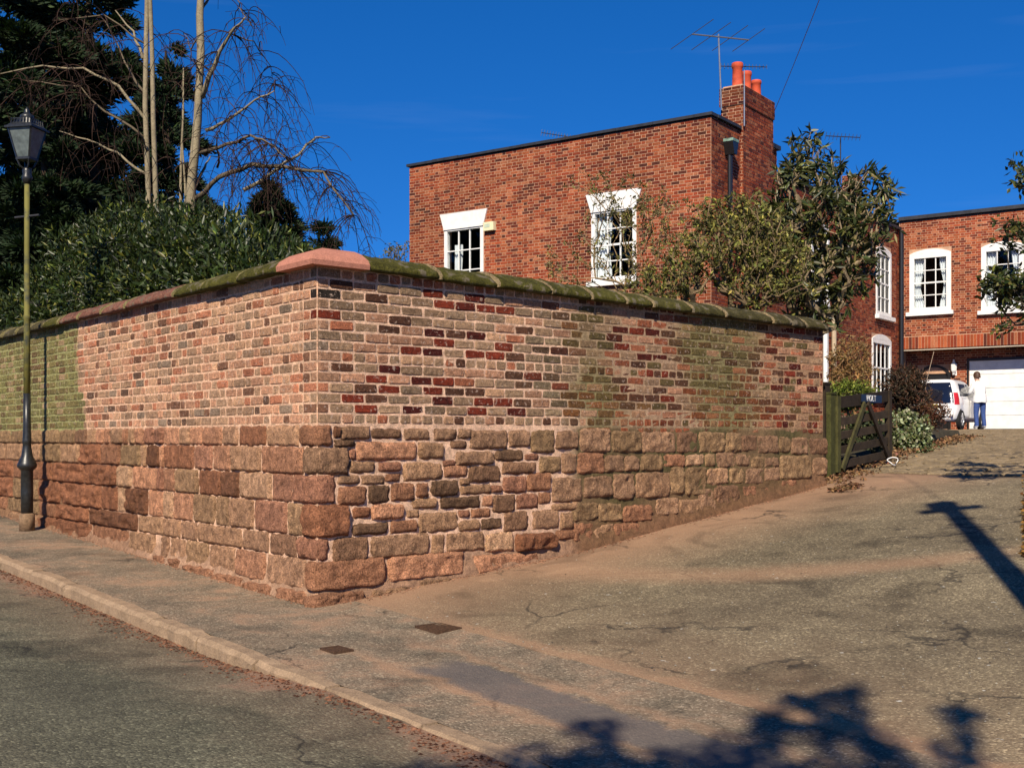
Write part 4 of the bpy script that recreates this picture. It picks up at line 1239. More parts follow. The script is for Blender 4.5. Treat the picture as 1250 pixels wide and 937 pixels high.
# ------------------------------------------------------------------ street lamp against the wall
def street_lamp():
    dn = .30
    a = (33 - 625) / FPX
    b = C + NL * dn
    u = (a * b.y - b.x) / (UL.x - a * UL.y)
    p = b + UL * u
    z0 = zpave(u, -dn) - .01
    root = tag(empty('street_lamp', frame(p, R(-12), z0)), 'old black and moss-green cast iron street lamp with tapered glass lantern', 'street lamp')
    M = frame(p, R(-12), z0)
    k = p.y / FPX
    zy = lambda y: EZ - z0 + (HY - y) * k        # photo row -> height above the foot
    yb = zy(632)
    foot = plain('rusty_foot', S(120, 96, 72), .9, var=.4, vs=25, bs=.3)
    obj('foot', MB().lathe([(.095, 0), (.095, zy(628)), (.075, zy(626))], 16), foot, root, M, True)
    blk = plain('lamp_black', (.016, .017, .017), .38, var=.5, vs=30, bs=.12, spec=.5)
    lower = [(.072, zy(627)), (.074, zy(600)), (.072, zy(574)), (.082, zy(573)), (.115, zy(570)), (.118, zy(567)), (.10, zy(563)), (.068, zy(556)), (.052, zy(546)), (.050, zy(541)), (.056, zy(540)), (.052, zy(537)), (.045, zy(520)), (.043, zy(480))]
    obj('lower_column', MB().lathe(lower, 20), blk, root, M, True)
    moss, nt, b_ = nodes('mossy_paint')
    pos = N(nt, 'ShaderNodeNewGeometry').outputs['Position']
    n1 = noise_n(nt, 5, 6, .7, pos)
    c = mixc(nt, S(118, 112, 48, .8), (.03, .035, .025), ramp(nt, n1.outputs[0], [(.50, 0), (.66, 1)]).outputs[0])
    nt.links.new(c, b_.inputs['Base Color']); b_.inputs['Roughness'].default_value = .8
    bump(nt, b_, n1.outputs[0], .3, .01)
    obj('column', MB().lathe([(.042, zy(480)), (.038, zy(400)), (.037, zy(390)), (.044, zy(389)), (.043, zy(385)), (.036, zy(384)), (.034, zy(300)), (.032, zy(225))], 14), moss, root, M, True)
    obj('column_head', MB().lathe([(.04, zy(224)), (.062, zy(219)), (.065, zy(216)), (.05, zy(213)), (.058, zy(209)), (.05, zy(206)), (.04, zy(205))], 14), blk, root, M, True)
    obj('ladder_bar', MB().tube([(-.17, 0, zy(265)), (.17, 0, zy(263))], .014, 8), M_['galv_dark'], root, M)
    # lantern: four glazed sides, wider at the top
    zb, zt = zy(193), zy(159)
    hb, ht = .085, .155
    lan = obj('lantern', MB().box(-hb - .01, hb + .01, -hb - .01, hb + .01, zb - .03, zb), blk, root, M)
    for sx in (-1, 1):
        for sy in (-1, 1):
            obj('corner_bar', MB().bar((sx * hb, sy * hb, zb), (sx * ht, sy * ht, zt), .022, .022), blk, lan, M)
            obj('bracket', MB().tube([(sx * .02, sy * .02, zy(207)), (sx * .06, sy * .06, zy(203)), (sx * hb, sy * hb, zb - .02)], .012, 6), blk, lan, M)
    gm_ = plain('old_lantern_glass', (.10, .12, .115), .3, var=.35, vs=14, spec=.6)
    for q in range(4):
        Rm = Matrix.Rotation(math.pi / 2 * q, 4, 'Z')
        v = [Rm @ Vector(p_) for p_ in ((-hb, -hb - .002, zb), (hb, -hb - .002, zb), (ht, -ht - .002, zt), (-ht, -ht - .002, zt), (-hb, -hb + .004, zb), (hb, -hb + .004, zb), (ht, -ht + .004, zt), (-ht, -ht + .004, zt))]
        obj('pane', MB().add(v, [(0, 1, 2, 3), (7, 6, 5, 4), (0, 4, 5, 1), (3, 2, 6, 7)]), gm_, lan, M)
    obj('rim', MB().box(-ht - .035, ht + .035, -ht - .035, ht + .035, zt, zt + .025), blk, lan, M)
    rp = MB()
    r0, r1, zr = ht + .02, .07, zy(146)
    v = [(-r0, -r0, zt + .026), (r0, -r0, zt + .026), (r0, r0, zt + .026), (-r0, r0, zt + .026), (-r1, -r1, zr), (r1, -r1, zr), (r1, r1, zr), (-r1, r1, zr)]
    rp.add(v, [(0, 3, 2, 1), (4, 5, 6, 7), (0, 1, 5, 4), (1, 2, 6, 5), (2, 3, 7, 6), (3, 0, 4, 7)])
    obj('lantern_roof', rp, blk, lan, M)
    for q in range(4):                           # little crown of uprights round the roof
        Rm = Matrix.Rotation(math.pi / 2 * q, 4, 'Z')
        mb = MB()
        for i in range(7):
            x = lerp(-.13, .13, i / 6)
            mb.bar(Rm @ Vector((x, -.145, zt + .02)), Rm @ Vector((x * .95, -.13, zr - .01)), .012, .008)
        mb.bar(Rm @ Vector((-.14, -.125, zr - .012)), Rm @ Vector((.14, -.125, zr - .012)), .014, .012)
        obj('crown_gallery', mb, blk, lan, M)
    obj('finial', MB().lathe([(.085, zr), (.08, zr + .05), (.045, zr + .07), (.03, zr + .09), (.035, zr + .11), (.0, zr + .16)], 12), blk, lan, M, True)
street_lamp()

# ------------------------------------------------------------------ timber gate, folded back beside the drive
GP0, GP1 = ground_px(1019, 582), ground_px(1086, 566)
gdir = (GP1 - GP0); gdir.z = 0; GL = gdir.length
GA = math.atan2(gdir.y, gdir.x)
FGT = frame(GP0.xy, GA, GP0.z)
slope = (GP1.z - GP0.z) / GL
def wcol(k=1.0, green=0.0): return lerp(S(84, 70, 54, .5), S(104, 112, 50, .6), green) * k * rng.uniform(.8, 1.2)
gate = tag(empty('timber_gate', FGT), 'dark weathered five-bar timber gate with a name board, open beside the drive', 'gate')
Hh = 1.02
def gz_(x, h): return slope * x + h
obj('stile', MB().box(.02, .11, -.035, .035, .06, Hh + .02, col=wcol(1, .4)), M_['wood'], gate, FGT)
obj('stile', MB().box(GL - .09, GL, -.035, .035, gz_(GL, .06), gz_(GL, Hh), col=wcol()), M_['wood'], gate, FGT)
for i, h in enumerate((.14, .33, .52, .70, Hh - .07)):
    th = .05 if i < 4 else .075
    mb = MB(); x0, x1 = .112, GL - .092
    v = [(x, y, gz_(x, h + s * th)) for x in (x0, x1) for y in (-.018, .018) for s in (-1, 1)]
    mb.add(v, [(0, 1, 3, 2), (4, 6, 7, 5), (0, 4, 5, 1), (2, 3, 7, 6), (1, 5, 7, 3), (0, 2, 6, 4)], wcol(1.0 if i < 4 else .6))
    obj('rail', mb, M_['wood'], gate, FGT)
xm = GL * .47
obj('brace', MB().bar((.13, -.045, .09), (xm, -.045, gz_(xm, Hh - .12)), .03, .075, wcol(1.1, .3)), M_['wood'], gate, FGT)
obj('brace', MB().bar((GL - .13, -.045, gz_(GL, .09)), (xm + .1, -.045, gz_(xm, Hh - .12)), .03, .075, wcol(.8)), M_['wood'], gate, FGT)
nb = obj('name_board', MB().box(GL * .42, GL * .80, -.034, -.020, gz_(GL * .6, Hh - .125), gz_(GL * .6, Hh - .02)), M_['black'], gate, FGT)
tc = bpy.data.curves.new('lettering', 'FONT')
tc.body = 'HOLT'; tc.size = .115; tc.align_x = 'CENTER'; tc.align_y = 'CENTER'; tc.extrude = .002
tc.materials.append(M_['white'])
to_ = bpy.data.objects.new('lettering_curve', tc); COL.objects.link(to_)
bpy.context.view_layer.update()
tme = bpy.data.meshes.new_from_object(to_.evaluated_get(bpy.context.evaluated_depsgraph_get()))
bpy.data.objects.remove(to_)
obj('lettering', tme, M_['white'], nb, FGT @ Matrix.Translation((GL * .60, -.037, gz_(GL * .6, Hh - .072))) @ Matrix.Rotation(R(90), 4, 'X'))
def post(p, w, h, lab, green):
    M = frame(p.xy, GA, p.z - .1)
    o = obj('gate_post', MB().box(-w / 2, w / 2, -w / 2, w / 2, 0, h + .1, col=wcol(.9, green)).box(-w / 2 - .01, w / 2 + .01, -w / 2 - .01, w / 2 + .01, h + .1, h + .125, col=wcol(.8, green)), M_['wood'], None, M)
    tag(o, lab, 'gate post')
post(GP0 + Vector((-.085, -.02, 0)), .13, 1.06, 'square timber gate post, green with algae at its foot, carrying the gate', .5)
post(ground_px(1010, 586) + Vector((.02, .35, 0)), .16, 1.22, 'dark squat timber post tight against the end of the brick wall', 0)
# bent white wire hoop at the gate foot
hp = ground_px(1090, 570)
Mh = Matrix.Translation(hp + Vector((0, 0, .08))) @ Matrix.Rotation(R(20), 4, 'Z') @ Matrix.Rotation(R(68), 4, 'X')
tag(obj('wire_hoop', MB().tube([(.075 * math.cos(t) * (1 + .15 * math.sin(3 * t)), .055 * math.sin(t), .02 * math.sin(2 * t)) for t in np.linspace(.3, 6.6, 26)], .007, 6), M_['white'], None, Mh, True),
    'bent loop of white wire lying in leaves by the gate', 'wire')

# ------------------------------------------------------------------ telegraph pole beside the camera and its wire
PB = Vector((2.72, 3.60)); pz = gz(*PB)
PT = 7.75
tp = tag(empty('telegraph_pole', Matrix.Translation((*PB, pz))), 'tall wooden telegraph pole with short crossarm', 'pole')
wobj('pole', MB().tube([(PB.x, PB.y, z) for z in (pz - .3, 2, 5, PT)], [.14, .13, .115, .10], 14, S(96, 78, 58, .6)), M_['wood'], tp, True)
fa = frame(PB, R(10), PT - .32)
obj('crossarm', MB().box(-.36, .30, -.13, -.04, -.05, .06, fa, S(90, 74, 56, .6)), M_['wood'], tp)
obj('terminal_box', MB().box(-.14, .16, .07, .20, -.12, .2, fa), M_['galv_dark'], tp)
for z in (PT - 1.2, PT - 1.5, PT - 1.8, PT - 2.1, PT - 2.4):
    obj('step', MB().tube([(PB.x - .22, PB.y, z), (PB.x + .22, PB.y, z)], .012, 6), M_['galv_dark'], tp)
cw = FS @ Vector((CX1 - .05, CY0 - .04, CZ - .25))
pt = Vector((PB.x, PB.y, PT - .2))
wire = [pt.lerp(cw, t) + Vector((0, 0, -.5 * 4 * t * (1 - t) * .35)) for t in np.linspace(0, 1, 24)]
tag(wobj('telephone_wire', MB().tube(wire, .008, 5), M_['black']), 'thin black telephone wire rising from the chimney into the sky', 'wire')

# ------------------------------------------------------------------ television aerials
def yagi(base, top, boom_a, boom_b, n, el, lab, rad=.016, axis=None, mat=None):
    base, top, boom_a, boom_b = map(Vector, (base, top, boom_a, boom_b))
    m = mat or M_['galv']
    r = tag(empty('television_aerial', Matrix.Translation(base)), lab, 'aerial')
    wobj('mast', MB().tube([base, top], rad * 1.25, 8), m, r)
    wobj('boom', MB().tube([boom_a, boom_b], rad, 6), m, r)
    d = (boom_b - boom_a).normalized()
    e = Vector(axis).normalized() if axis else d.cross(Vector((0, 0, 1))).normalized()
    for i in range(n):
        p = boom_a.lerp(boom_b, i / (n - 1))
        L = el * (1 - .3 * i / n)
        wobj('element', MB().tube([p - e * L / 2, p + e * L / 2], rad * .55, 5), M_['galv_dark'], r)
    return r
mb_ = FS @ Vector((CX0 - .05, CY1 - .05, CZ - .55)); Yc = mb_.y
yagi(mb_, at(877, 42, Yc), at(845, 42, Yc - .2), at(914, 49, Yc + .2), 4, 1.35, 'tall television aerial with long boom strapped to the big chimney', .018, (.75, .1, .55))
yagi(at(895, 100, Yc + 1.0), at(895, 82, Yc + 1.0), at(880, 81, Yc + .9), at(936, 82, Yc + 1.1), 14, .16, 'short many-toothed aerial behind the red chimney pots', .012, (0, .1, 1), M_['galv_dark'])
yagi(at(690, 185, 33), at(690, 165, 33), at(661, 162, 33), at(699, 168, 33.3), 12, .22, 'low aerial just showing above the parapet edge', .012, (.2, .4, 1), M_['galv_dark'])
yagi(at(1026, 225, 43.6), at(1026, 168, 43.6), at(1008, 166, 43.4), at(1050, 168, 43.8), 10, .5, 'thin aerial above the small far chimney', .018, (.3, .6, .7), M_['galv_dark'])

# ------------------------------------------------------------------ iron covers let into the pavement
iron = plain('rusty_iron', S(96, 70, 50, .7), .8, .3, var=.4, vs=50, bs=.6)
def cover(x, y, w, d, lab):
    p = ground_px(x, y)
    u, n = un(p.x, p.y)
    z = (zpave(u, n) if n < .3 else gz(p.x, p.y)) + .004
    M = frame(p.xy, A_L, z)
    r = tag(empty('access_cover', M), lab, 'cover')
    obj('rim', MB().box(-w / 2 - .015, w / 2 + .015, -d / 2 - .015, -d / 2, -.03, .010).box(-w / 2 - .015, w / 2 + .015, d / 2, d / 2 + .015, -.03, .010).box(-w / 2 - .015, -w / 2, -d / 2, d / 2, -.03, .0098).box(w / 2, w / 2 + .015, -d / 2, d / 2, -.03, .0098), iron, r, M)
    mb = MB().box(-w / 2 + .003, w / 2 - .003, -d / 2 + .003, d / 2 - .003, -.03, .004)
    for i in range(5): mb.box(-w / 2 + .02, w / 2 - .02, lerp(-d / 2, d / 2, (i + .7) / 5.4) - .006, lerp(-d / 2, d / 2, (i + .7) / 5.4) + .006, .004, .009)
    obj('lid', mb, iron, r, M)
cover(535, 767, .26, .19, 'rusty square iron cover set in the drive mouth')
cover(411, 791, .17, .12, 'small rusty iron cover set in the pavement near the kerb')

# ------------------------------------------------------------------ parked hatchback
CH = Vector((math.cos(A_S), math.sin(A_S)))  # nose towards the garage
rear_right = at(1168, 523, 35.2).xy
sideways = Vector((math.cos(A_H), math.sin(A_H)))
cc = rear_right - sideways * .80
ZC = gz(*(cc + CH * 1.7)) + .03
MCAR = frame(cc, A_S, ZC)
car = tag(empty('parked_car', MCAR), 'small white hatchback parked nose-in at the garage door', 'car')
LV = [(.20, .06, 3.46, .74), (.30, .0, 3.54, .80), (.45, -.01, 3.56, .82), (.60, .0, 3.54, .825), (.72, .015, 3.44, .82), (.84, .035, 3.22, .815), (.93, .055, 2.85, .80), (1.0, .075, 2.62, .785), (1.12, .115, 2.40, .745),
      (1.26, .175, 2.14, .695), (1.37, .24, 1.93, .645), (1.43, .30, 1.78, .60), (1.465, .38, 1.62, .52), (1.48, .55, 1.4, .36)]
def cslice(z):
    zs = [l[0] for l in LV]
    return [float(np.interp(z, zs, [l[i] for l in LV])) for i in (1, 2, 3)]
def cpt(th, z, off=0.0):
    xr, xf, w = cslice(z)
    cx, hx = (xr + xf) / 2, (xf - xr) / 2
    e = 2 / 7.0
    c, s = math.cos(th), math.sin(th)
    ef = 2 / 3.2 if c > 0 and z < .95 else e
    x = math.copysign(abs(c) ** ef, c) * hx; y = math.copysign(abs(s) ** e, s) * w
    nn = Vector((math.copysign(abs(x / hx) ** 5, x) / hx * 2, math.copysign(abs(y / w) ** 5, y) / w, .15)).normalized()
    return Vector((cx + x, y, z)) + nn * off
car_paint = plain('white_car_paint', (.82, .82, .81), .25, var=.02, spec=.5, coat=.6)
tint = plain('tinted_glass', (.008, .010, .018), .06, var=.1, spec=.8)
NT = 72
# denser sampling near corners
ths = [2 * math.pi * i / NT for i in range(NT)]
v = [cpt(t, l[0]) for l in LV for t in ths]
f = [(j * NT + i, j * NT + (i + 1) % NT, (j + 1) * NT + (i + 1) % NT, (j + 1) * NT + i) for j in range(len(LV) - 1) for i in range(NT)]
f += [tuple(range(NT - 1, -1, -1)), tuple((len(LV) - 1) * NT + i for i in range(NT))]
body = obj('body', MB().add(v, f), car_paint, car, MCAR, True)
def panel(name, pts_fn, nu, nv, m, parent, off=.006):
    v = [pts_fn(i / nu, j / nv) for j in range(nv + 1) for i in range(nu + 1)]
    k = nu + 1
    f = [(j * k + i, j * k + i + 1, (j + 1) * k + i + 1, (j + 1) * k + i) for j in range(nv) for i in range(nu)]
    return obj(name, MB().add(v, f), m, parent, MCAR, True)
def rear_pt(y, z, off): # on the tailgate
    xr, xf, w = cslice(z)
    yy = max(-.999, min(.999, y / w))
    hx = (xf - xr) / 2
    x = (xr + xf) / 2 - hx * (1 - abs(yy) ** 7) ** (1 / 7)
    return Vector((x - off, y, z))
def side_pt(x, z, sgn, off):
    xr, xf, w = cslice(z)
    cx, hx = (xr + xf) / 2, (xf - xr) / 2
    q = max(-.999, min(.999, (x - cx) / hx))
    return Vector((x, sgn * (w * (1 - abs(q) ** 7) ** (1 / 7) + off), z))
panel('rear_window', lambda a, b: rear_pt(lerp(-.90, .90, a) * cslice(lerp(.74, 1.37, b))[2] * .93, lerp(.74, 1.37, b), .008), 12, 8, tint, car)
SG = -1                                       # the side facing the drive
for sg in (-1, 1):
    panel('rear_side_window', lambda a, b: side_pt(lerp(lerp(.42, .62, b), 1.30, a), lerp(.96, 1.34, b), sg, .006), 8, 5, tint, car)
    panel('door_window', lambda a, b: side_pt(lerp(1.38, lerp(2.30, 1.95, b), a), lerp(.95, 1.34, b), sg, .006), 8, 5, tint, car)
    panel('tail_light', lambda a, b: rear_pt(sg * lerp(.86, .995, a) * cslice(lerp(.70, 1.06, b))[2], lerp(.70, 1.06, b), .016), 4, 5, plain('tail_lamp_red', (.55, .02, .03), .2, var=.2, spec=.7), car)
    obj('mirror', MB().box(2.12, 2.22, min(sg * .80, sg * .94), max(sg * .80, sg * .94), .93, 1.07), car_paint, car, MCAR)
    dn_ = panel('door', lambda a, b: side_pt(lerp(1.36, 2.40, a), lerp(.32, .92, b), sg, .010), 6, 6, car_paint, car)
    obj('handle', MB().box(1.46, 1.62, min(sg * .82, sg * .85), max(sg * .82, sg * .85), .80, .83), car_paint, dn_, MCAR)
    panel('headlight', lambda a, b: cpt(sg * lerp(.28, .55, a), lerp(.62, .84, b), .008), 4, 4, plain('lamp_clear', (.6, .62, .65), .1, spec=.8), car)
panel('windscreen', lambda a, b: cpt(lerp(-.62, .62, a), lerp(1.0, 1.36, b), .006), 12, 6, tint, car)
obj('bumper', MB().box(-.035, .02, -.70, .70, .36, .52), car_paint, car, MCAR)
obj('number_plate', MB().box(-.045, -.036, -.26, .26, .60, .71), plain('yellow_plate', (.75, .55, .05), .5), car, MCAR)
tyre_m = plain('tyre_rubber', (.012, .012, .012), .85); rim_m = plain('alloy', (.55, .56, .58), .35, .6)
for wx in (.55, 2.93):
    for sg in (-1, 1):
        Mw = MCAR @ Matrix.Translation((wx, sg * .715, .27)) @ Matrix.Rotation(R(90) * (1 if sg < 0 else -1), 4, 'X')
        obj('wheel_arch', MB().lathe([(.335, .0), (.335, .095)], 24), tyre_m, car, Mw)
        w = obj('wheel', MB().lathe([(.16, .0), (.27, .0), (.285, .02), (.285, .085), (.26, .105), (.2, .108), (.195, .07), (.05, .07)], 28), tyre_m, car, Mw, True)
        rm = MB().lathe([(.19, .07), (.19, .1), (.17, .104), (.165, .085), (.05, .085)], 24)
        for q in range(5):
            a_ = 2 * math.pi * q / 5
            rm.bar((.03 * math.cos(a_), .03 * math.sin(a_), .10), (.18 * math.cos(a_), .18 * math.sin(a_), .10), .05, .02)
        rm.lathe([(.05, .07), (.05, .112), (.03, .118)], 12)
        obj('rim', rm, rim_m, w, Mw)
obj('rear_wiper', MB().bar((.095, -.05, .80), (.10, .28, .84), .012, .02), tyre_m, car, MCAR)
# the passenger door beside the person stands ajar
Md = MCAR @ Matrix.Translation((2.40, -.84, 0)) @ Matrix.Rotation(R(-24), 4, 'Z')
mb = MB().prism([(-1.0, .34), (-.04, .34), (-.02, .92), (-.40, 1.30), (-.92, 1.32), (-1.0, .92)], -.02, .03)
obj('open_door', mb, car_paint, car, Md)
obj('open_door_window', MB().prism([(-.94, .95), (-.12, .95), (-.44, 1.25), (-.90, 1.27)], -.026, .036), tint, car, Md)

# ------------------------------------------------------------------ the person at the car door
def person():
    p0 = (rear_right + CH * 1.22 + sideways * .36)
    z0 = gz(*p0) + .01
    Mp = frame(p0, math.atan2(CH.y, CH.x) + R(48), z0)      # local x: the way they face
    k = .985
    J_ = {'pelvis': (0, 0, .90), 'waist': (.02, 0, 1.05), 'chest': (.07, 0, 1.24), 'neck0': (.10, 0, 1.40), 'neck': (.13, 0, 1.47), 'head0': (.155, 0, 1.54), 'head': (.175, 0, 1.62), 'headt': (.17, 0, 1.68),
          'hl': (0, .10, .86), 'kl': (.04, .11, .48), 'al': (-.02, .12, .09), 'tl': (.14, .13, .04), 'hr': (0, -.10, .86), 'kr': (.01, -.11, .48), 'ar': (-.06, -.12, .09), 'tr': (.10, -.14, .04),
          'sl': (.09, .17, 1.36), 'el': (.16, .24, 1.11), 'wl': (.38, .17, 1.06), 'gl': (.46, .15, 1.05), 'sr': (.09, -.17, 1.36), 'er': (.14, -.25, 1.10), 'wr': (.35, -.16, 1.02), 'gr': (.43, -.14, 1.01),
          'heel_l': (-.05, .12, .05), 'heel_r': (-.09, -.12, .05)}
    RAD = {'pelvis': (.17, .14), 'waist': (.16, .13), 'chest': (.185, .14), 'neck0': (.10, .10), 'neck': (.06, .06), 'head0': (.075, .075), 'head': (.095, .085), 'headt': (.075, .07), 'hl': (.115, .115), 'kl': (.078, .078), 'al': (.055, .055), 'tl': (.04, .04),
           'hr': (.115, .115), 'kr': (.078, .078), 'ar': (.055, .055), 'tr': (.04, .04), 'sl': (.085, .085), 'el': (.062, .062), 'wl': (.045, .045), 'gl': (.035, .035), 'sr': (.085, .085), 'er': (.062, .062), 'wr': (.045, .045), 'gr': (.035, .035), 'heel_l': (.04, .04), 'heel_r': (.04, .04)}
    E_ = [('pelvis', 'waist'), ('waist', 'chest'), ('chest', 'neck0'), ('neck0', 'neck'), ('neck', 'head0'), ('head0', 'head'), ('head', 'headt'), ('pelvis', 'hl'), ('hl', 'kl'), ('kl', 'al'), ('al', 'tl'), ('pelvis', 'hr'), ('hr', 'kr'), ('kr', 'ar'), ('ar', 'tr'),
          ('chest', 'sl'), ('sl', 'el'), ('el', 'wl'), ('wl', 'gl'), ('chest', 'sr'), ('sr', 'er'), ('er', 'wr'), ('wr', 'gr'), ('al', 'heel_l'), ('ar', 'heel_r')]
    # five short finger chains on each hand
    for hnd, w in (('gl', 'wl'), ('gr', 'wr')):
        g = Vector(J_[hnd]); sd_ = 1 if hnd == 'gl' else -1
        for q in range(5):
            if q < 4: a = g + Vector((.045, (q - 1.5) * .018, .0)); b = g + Vector((.08 + .008 * (1.5 - abs(q - 1.5)), (q - 1.5) * .02, -.03))
            else: a = g + Vector((.0, -sd_ * .035, .01)); b = g + Vector((.035, -sd_ * .055, -.005))
            J_[f'{hnd}{q}a'] = tuple(a); J_[f'{hnd}{q}b'] = tuple(b); RAD[f'{hnd}{q}a'] = RAD[f'{hnd}{q}b'] = (.009, .009)
            E_ += [(hnd, f'{hnd}{q}a'), (f'{hnd}{q}a', f'{hnd}{q}b')]
    names = list(J_)
    me = bpy.data.meshes.new('person_skeleton')
    me.from_pydata([Vector(J_[n_]) * k for n_ in names], [(names.index(a), names.index(b)) for a, b in E_], [])
    o = bpy.data.objects.new('person_skeleton', me); COL.objects.link(o)
    sk = o.modifiers.new('skin', 'SKIN')
    for i, n_ in enumerate(names): me.skin_vertices[0].data[i].radius = RAD[n_]
    me.skin_vertices[0].data[0].use_root = True
    o.modifiers.new('sub', 'SUBSURF').levels = 2
    bpy.context.view_layer.update()
    ev = o.evaluated_get(bpy.context.evaluated_depsgraph_get())
    bm_ = bpy.data.meshes.new_from_object(ev)
    bpy.data.objects.remove(o)
    skin = plain('skin', (.55, .33, .24), .6); top = plain('white_jumper', (.74, .74, .73), .9, var=.06, vs=25, bs=.3); jean = plain('blue_denim', (.035, .07, .22), .85, var=.3, vs=30, bs=.3); shoe = plain('white_shoe', (.7, .72, .75), .6)
    for m in (skin, top, jean, shoe): bm_.materials.append(m)
    wl_, wr_ = Vector(J_['wl']), Vector(J_['wr'])
    for pl in bm_.polygons:
        c = pl.center
        hand = c.x > .385 and .9 < c.z < 1.2
        pl.material_index = 3 if c.z < .085 else 2 if c.z < .905 else 0 if (c.z > 1.455 or hand) else 1
        pl.use_smooth = True
    root = tag(empty('person', Mp), 'person with brown hair in white jumper and blue jeans beside the white car', 'person')
    obj('body', bm_, None, root, Mp)
    # hair cap, back and sides; jumper hem
    hb_ = MB()
    hc = Vector((.155, 0, 1.625))
    v, f = [], []
    for j in range(9):
        ph = math.pi * .56 * j / 8
        for i in range(16):
            th = 2 * math.pi * i / 16
            r = Vector((.118 * math.cos(th) * math.sin(ph), .105 * math.sin(th) * math.sin(ph), .125 * math.cos(ph)))
            if math.cos(th) > .55 and ph > .9: r *= .72
            if math.cos(th) < .2 and ph > 1.2: r.z -= .05
            v.append(hc + r * (1 + .05 * nz(i, j, 1, 1.3)))
    f = [(j * 16 + i, (j + 1) * 16 + i, (j + 1) * 16 + (i + 1) % 16, j * 16 + (i + 1) % 16) for j in range(8) for i in range(16)]
    obj('hair', hb_.add(v, f), plain('brown_hair', (.06, .028, .015), .6, var=.3, vs=60), root, Mp, True)
    obj('nose', MB().add([(.27, 0, 1.62), (.262, .016, 1.575), (.262, -.016, 1.575), (.295, 0, 1.578)], [(0, 1, 3), (0, 3, 2), (1, 2, 3), (0, 2, 1)]), skin, root, Mp)
    hem = []
    for zz, ra, rb in ((.80, .205, .19), (.86, .215, .20), (.95, .20, .185), (1.03, .19, .18)):
        hem.append([(.01 + rb * math.cos(t), ra * math.sin(t), zz + .008 * math.sin(5 * t)) for t in np.linspace(0, 2 * math.pi, 25)[:-1]])
    v = [p for r in hem for p in r]
    obj('jumper_hem', MB().add(v, [(j * 24 + i, j * 24 + (i + 1) % 24, (j + 1) * 24 + (i + 1) % 24, (j + 1) * 24 + i) for j in range(3) for i in range(24)]), top, root, Mp, True)
person()

# ------------------------------------------------------------------ stone setts up the drive
drive = bpy.data.objects['driveway']
SV = []
for q in range(10):
    mb = MB()
    w, d = .105, .075
    v = []
    for z, k_ in ((-.05, 1.0), (.018, 1.0), (.030, .84)):
        for (sx, sy, cx, cy) in ((-1, -1, .02, 0), (1, -1, -.02, 0), (1, -1, 0, .02), (1, 1, 0, -.02), (1, 1, -.02, 0), (-1, 1, .02, 0), (-1, 1, 0, -.02), (-1, -1, 0, .02)):
            v.append(((sx * w + cx) * k_ + rng.uniform(-.008, .008), (sy * d + cy) * k_ + rng.uniform(-.006, .006), z + rng.uniform(-.004, .004)))
    f = [(r * 8 + i, r * 8 + (i + 1) % 8, (r + 1) * 8 + (i + 1) % 8, (r + 1) * 8 + i) for r in range(2) for i in range(8)] + [(16, 17, 18, 19, 20, 21, 22, 23)]
    me = mb.add(v, f).mesh('sett'); me.materials.append(None); SV.append((me, v, f))
M_['sett'] = masonry('sett_stone', 'obj', .8, 8, 60, .7, 1.3, .5, .01); M_['sett_a'] = masonry('sett_stone_far', 'attr', .8, 8, 60, .7, 1.3, .5, .01)
for me, _, _ in SV: me.materials[0] = M_['sett']
cand = []
n = 8.75
row = 0
while n < 27:
    stp = .19
    u = -6.0 + (row % 2) * .11
    while u < 13:
        uu = u + rng.uniform(-.02, .02); nn = n + rng.uniform(-.015, .015) + .10 * math.sin(u * .9 + n * .3)
        lim = bed_u(nn) - .12 if nn < 16.3 else 9.0
        hs = 3.0 + (nn - 16.3) * .30 + 6
        if uu < min(lim, hs if nn > 16.3 else 99): cand.append((uu, nn))
        u += rng.uniform(.235, .275)
    n += stp; row += 1
far = MB()
ni = 0
cand.sort(key=lambda c_: c_[1])
for uu, nn in cand:
    p = xy(uu, nn)
    P3 = Vector((p.x, p.y, gz(p.x, p.y)))
    if P3.y < 5: continue
    sx_, sy_ = to_px(P3)
    if sx_ > 1500 or sx_ < 1000: continue
    e = .1
    nrm = Vector((-(gz(p.x + e, p.y) - P3.z) / e, -(gz(p.x, p.y + e) - P3.z) / e, 1)).normalized()
    Mx = Matrix.Translation(P3 - Vector((0, 0, .030 + rng.uniform(-.005, .005)))) @ Vector((0, 0, 1)).rotation_difference(nrm).to_matrix().to_4x4() @ Matrix.Rotation(A_L + rng.uniform(-.12, .12), 4, 'Z')
    col = S(158, 138, 108, .62) * rng.uniform(.75, 1.2)
    if ni < 296 and 1060 < sx_ < 1262:
        o = obj('sett', SV[ni % 10][0], None, drive, Mx); o.color = (*col, 1); ni += 1
    else:
        _, v, f = rng.choice(SV)
        far.add([Mx @ Vector(q) for q in v], f, col)
tag(wobj('far_setts', far, M_['sett_a'], drive), kind='stuff')

# ------------------------------------------------------------------ foliage helpers
def fast_mesh(name, V, Fq, cols, smooth=False):
    me = bpy.data.meshes.new(name)
    nv, nf, k = len(V), len(Fq), Fq.shape[1]
    me.vertices.add(nv); me.vertices.foreach_set('co', V.astype(np.float32).ravel())
    me.loops.add(nf * k); me.loops.foreach_set('vertex_index', Fq.astype(np.int32).ravel())
    me.polygons.add(nf); me.polygons.foreach_set('loop_start', np.arange(0, nf * k, k, dtype=np.int32))
    try: me.polygons.foreach_set('loop_total', np.full(nf, k, np.int32))
    except Exception: pass
    a = me.color_attributes.new('Col', 'FLOAT_COLOR', 'POINT')
    a.data.foreach_set('color', np.concatenate([cols, np.ones((nv, 1))], 1).astype(np.float32).ravel())
    me.update(calc_edges=True); me.validate()
    return me
def unit(a): return a / np.maximum(np.linalg.norm(a, axis=1, keepdims=True), 1e-9)
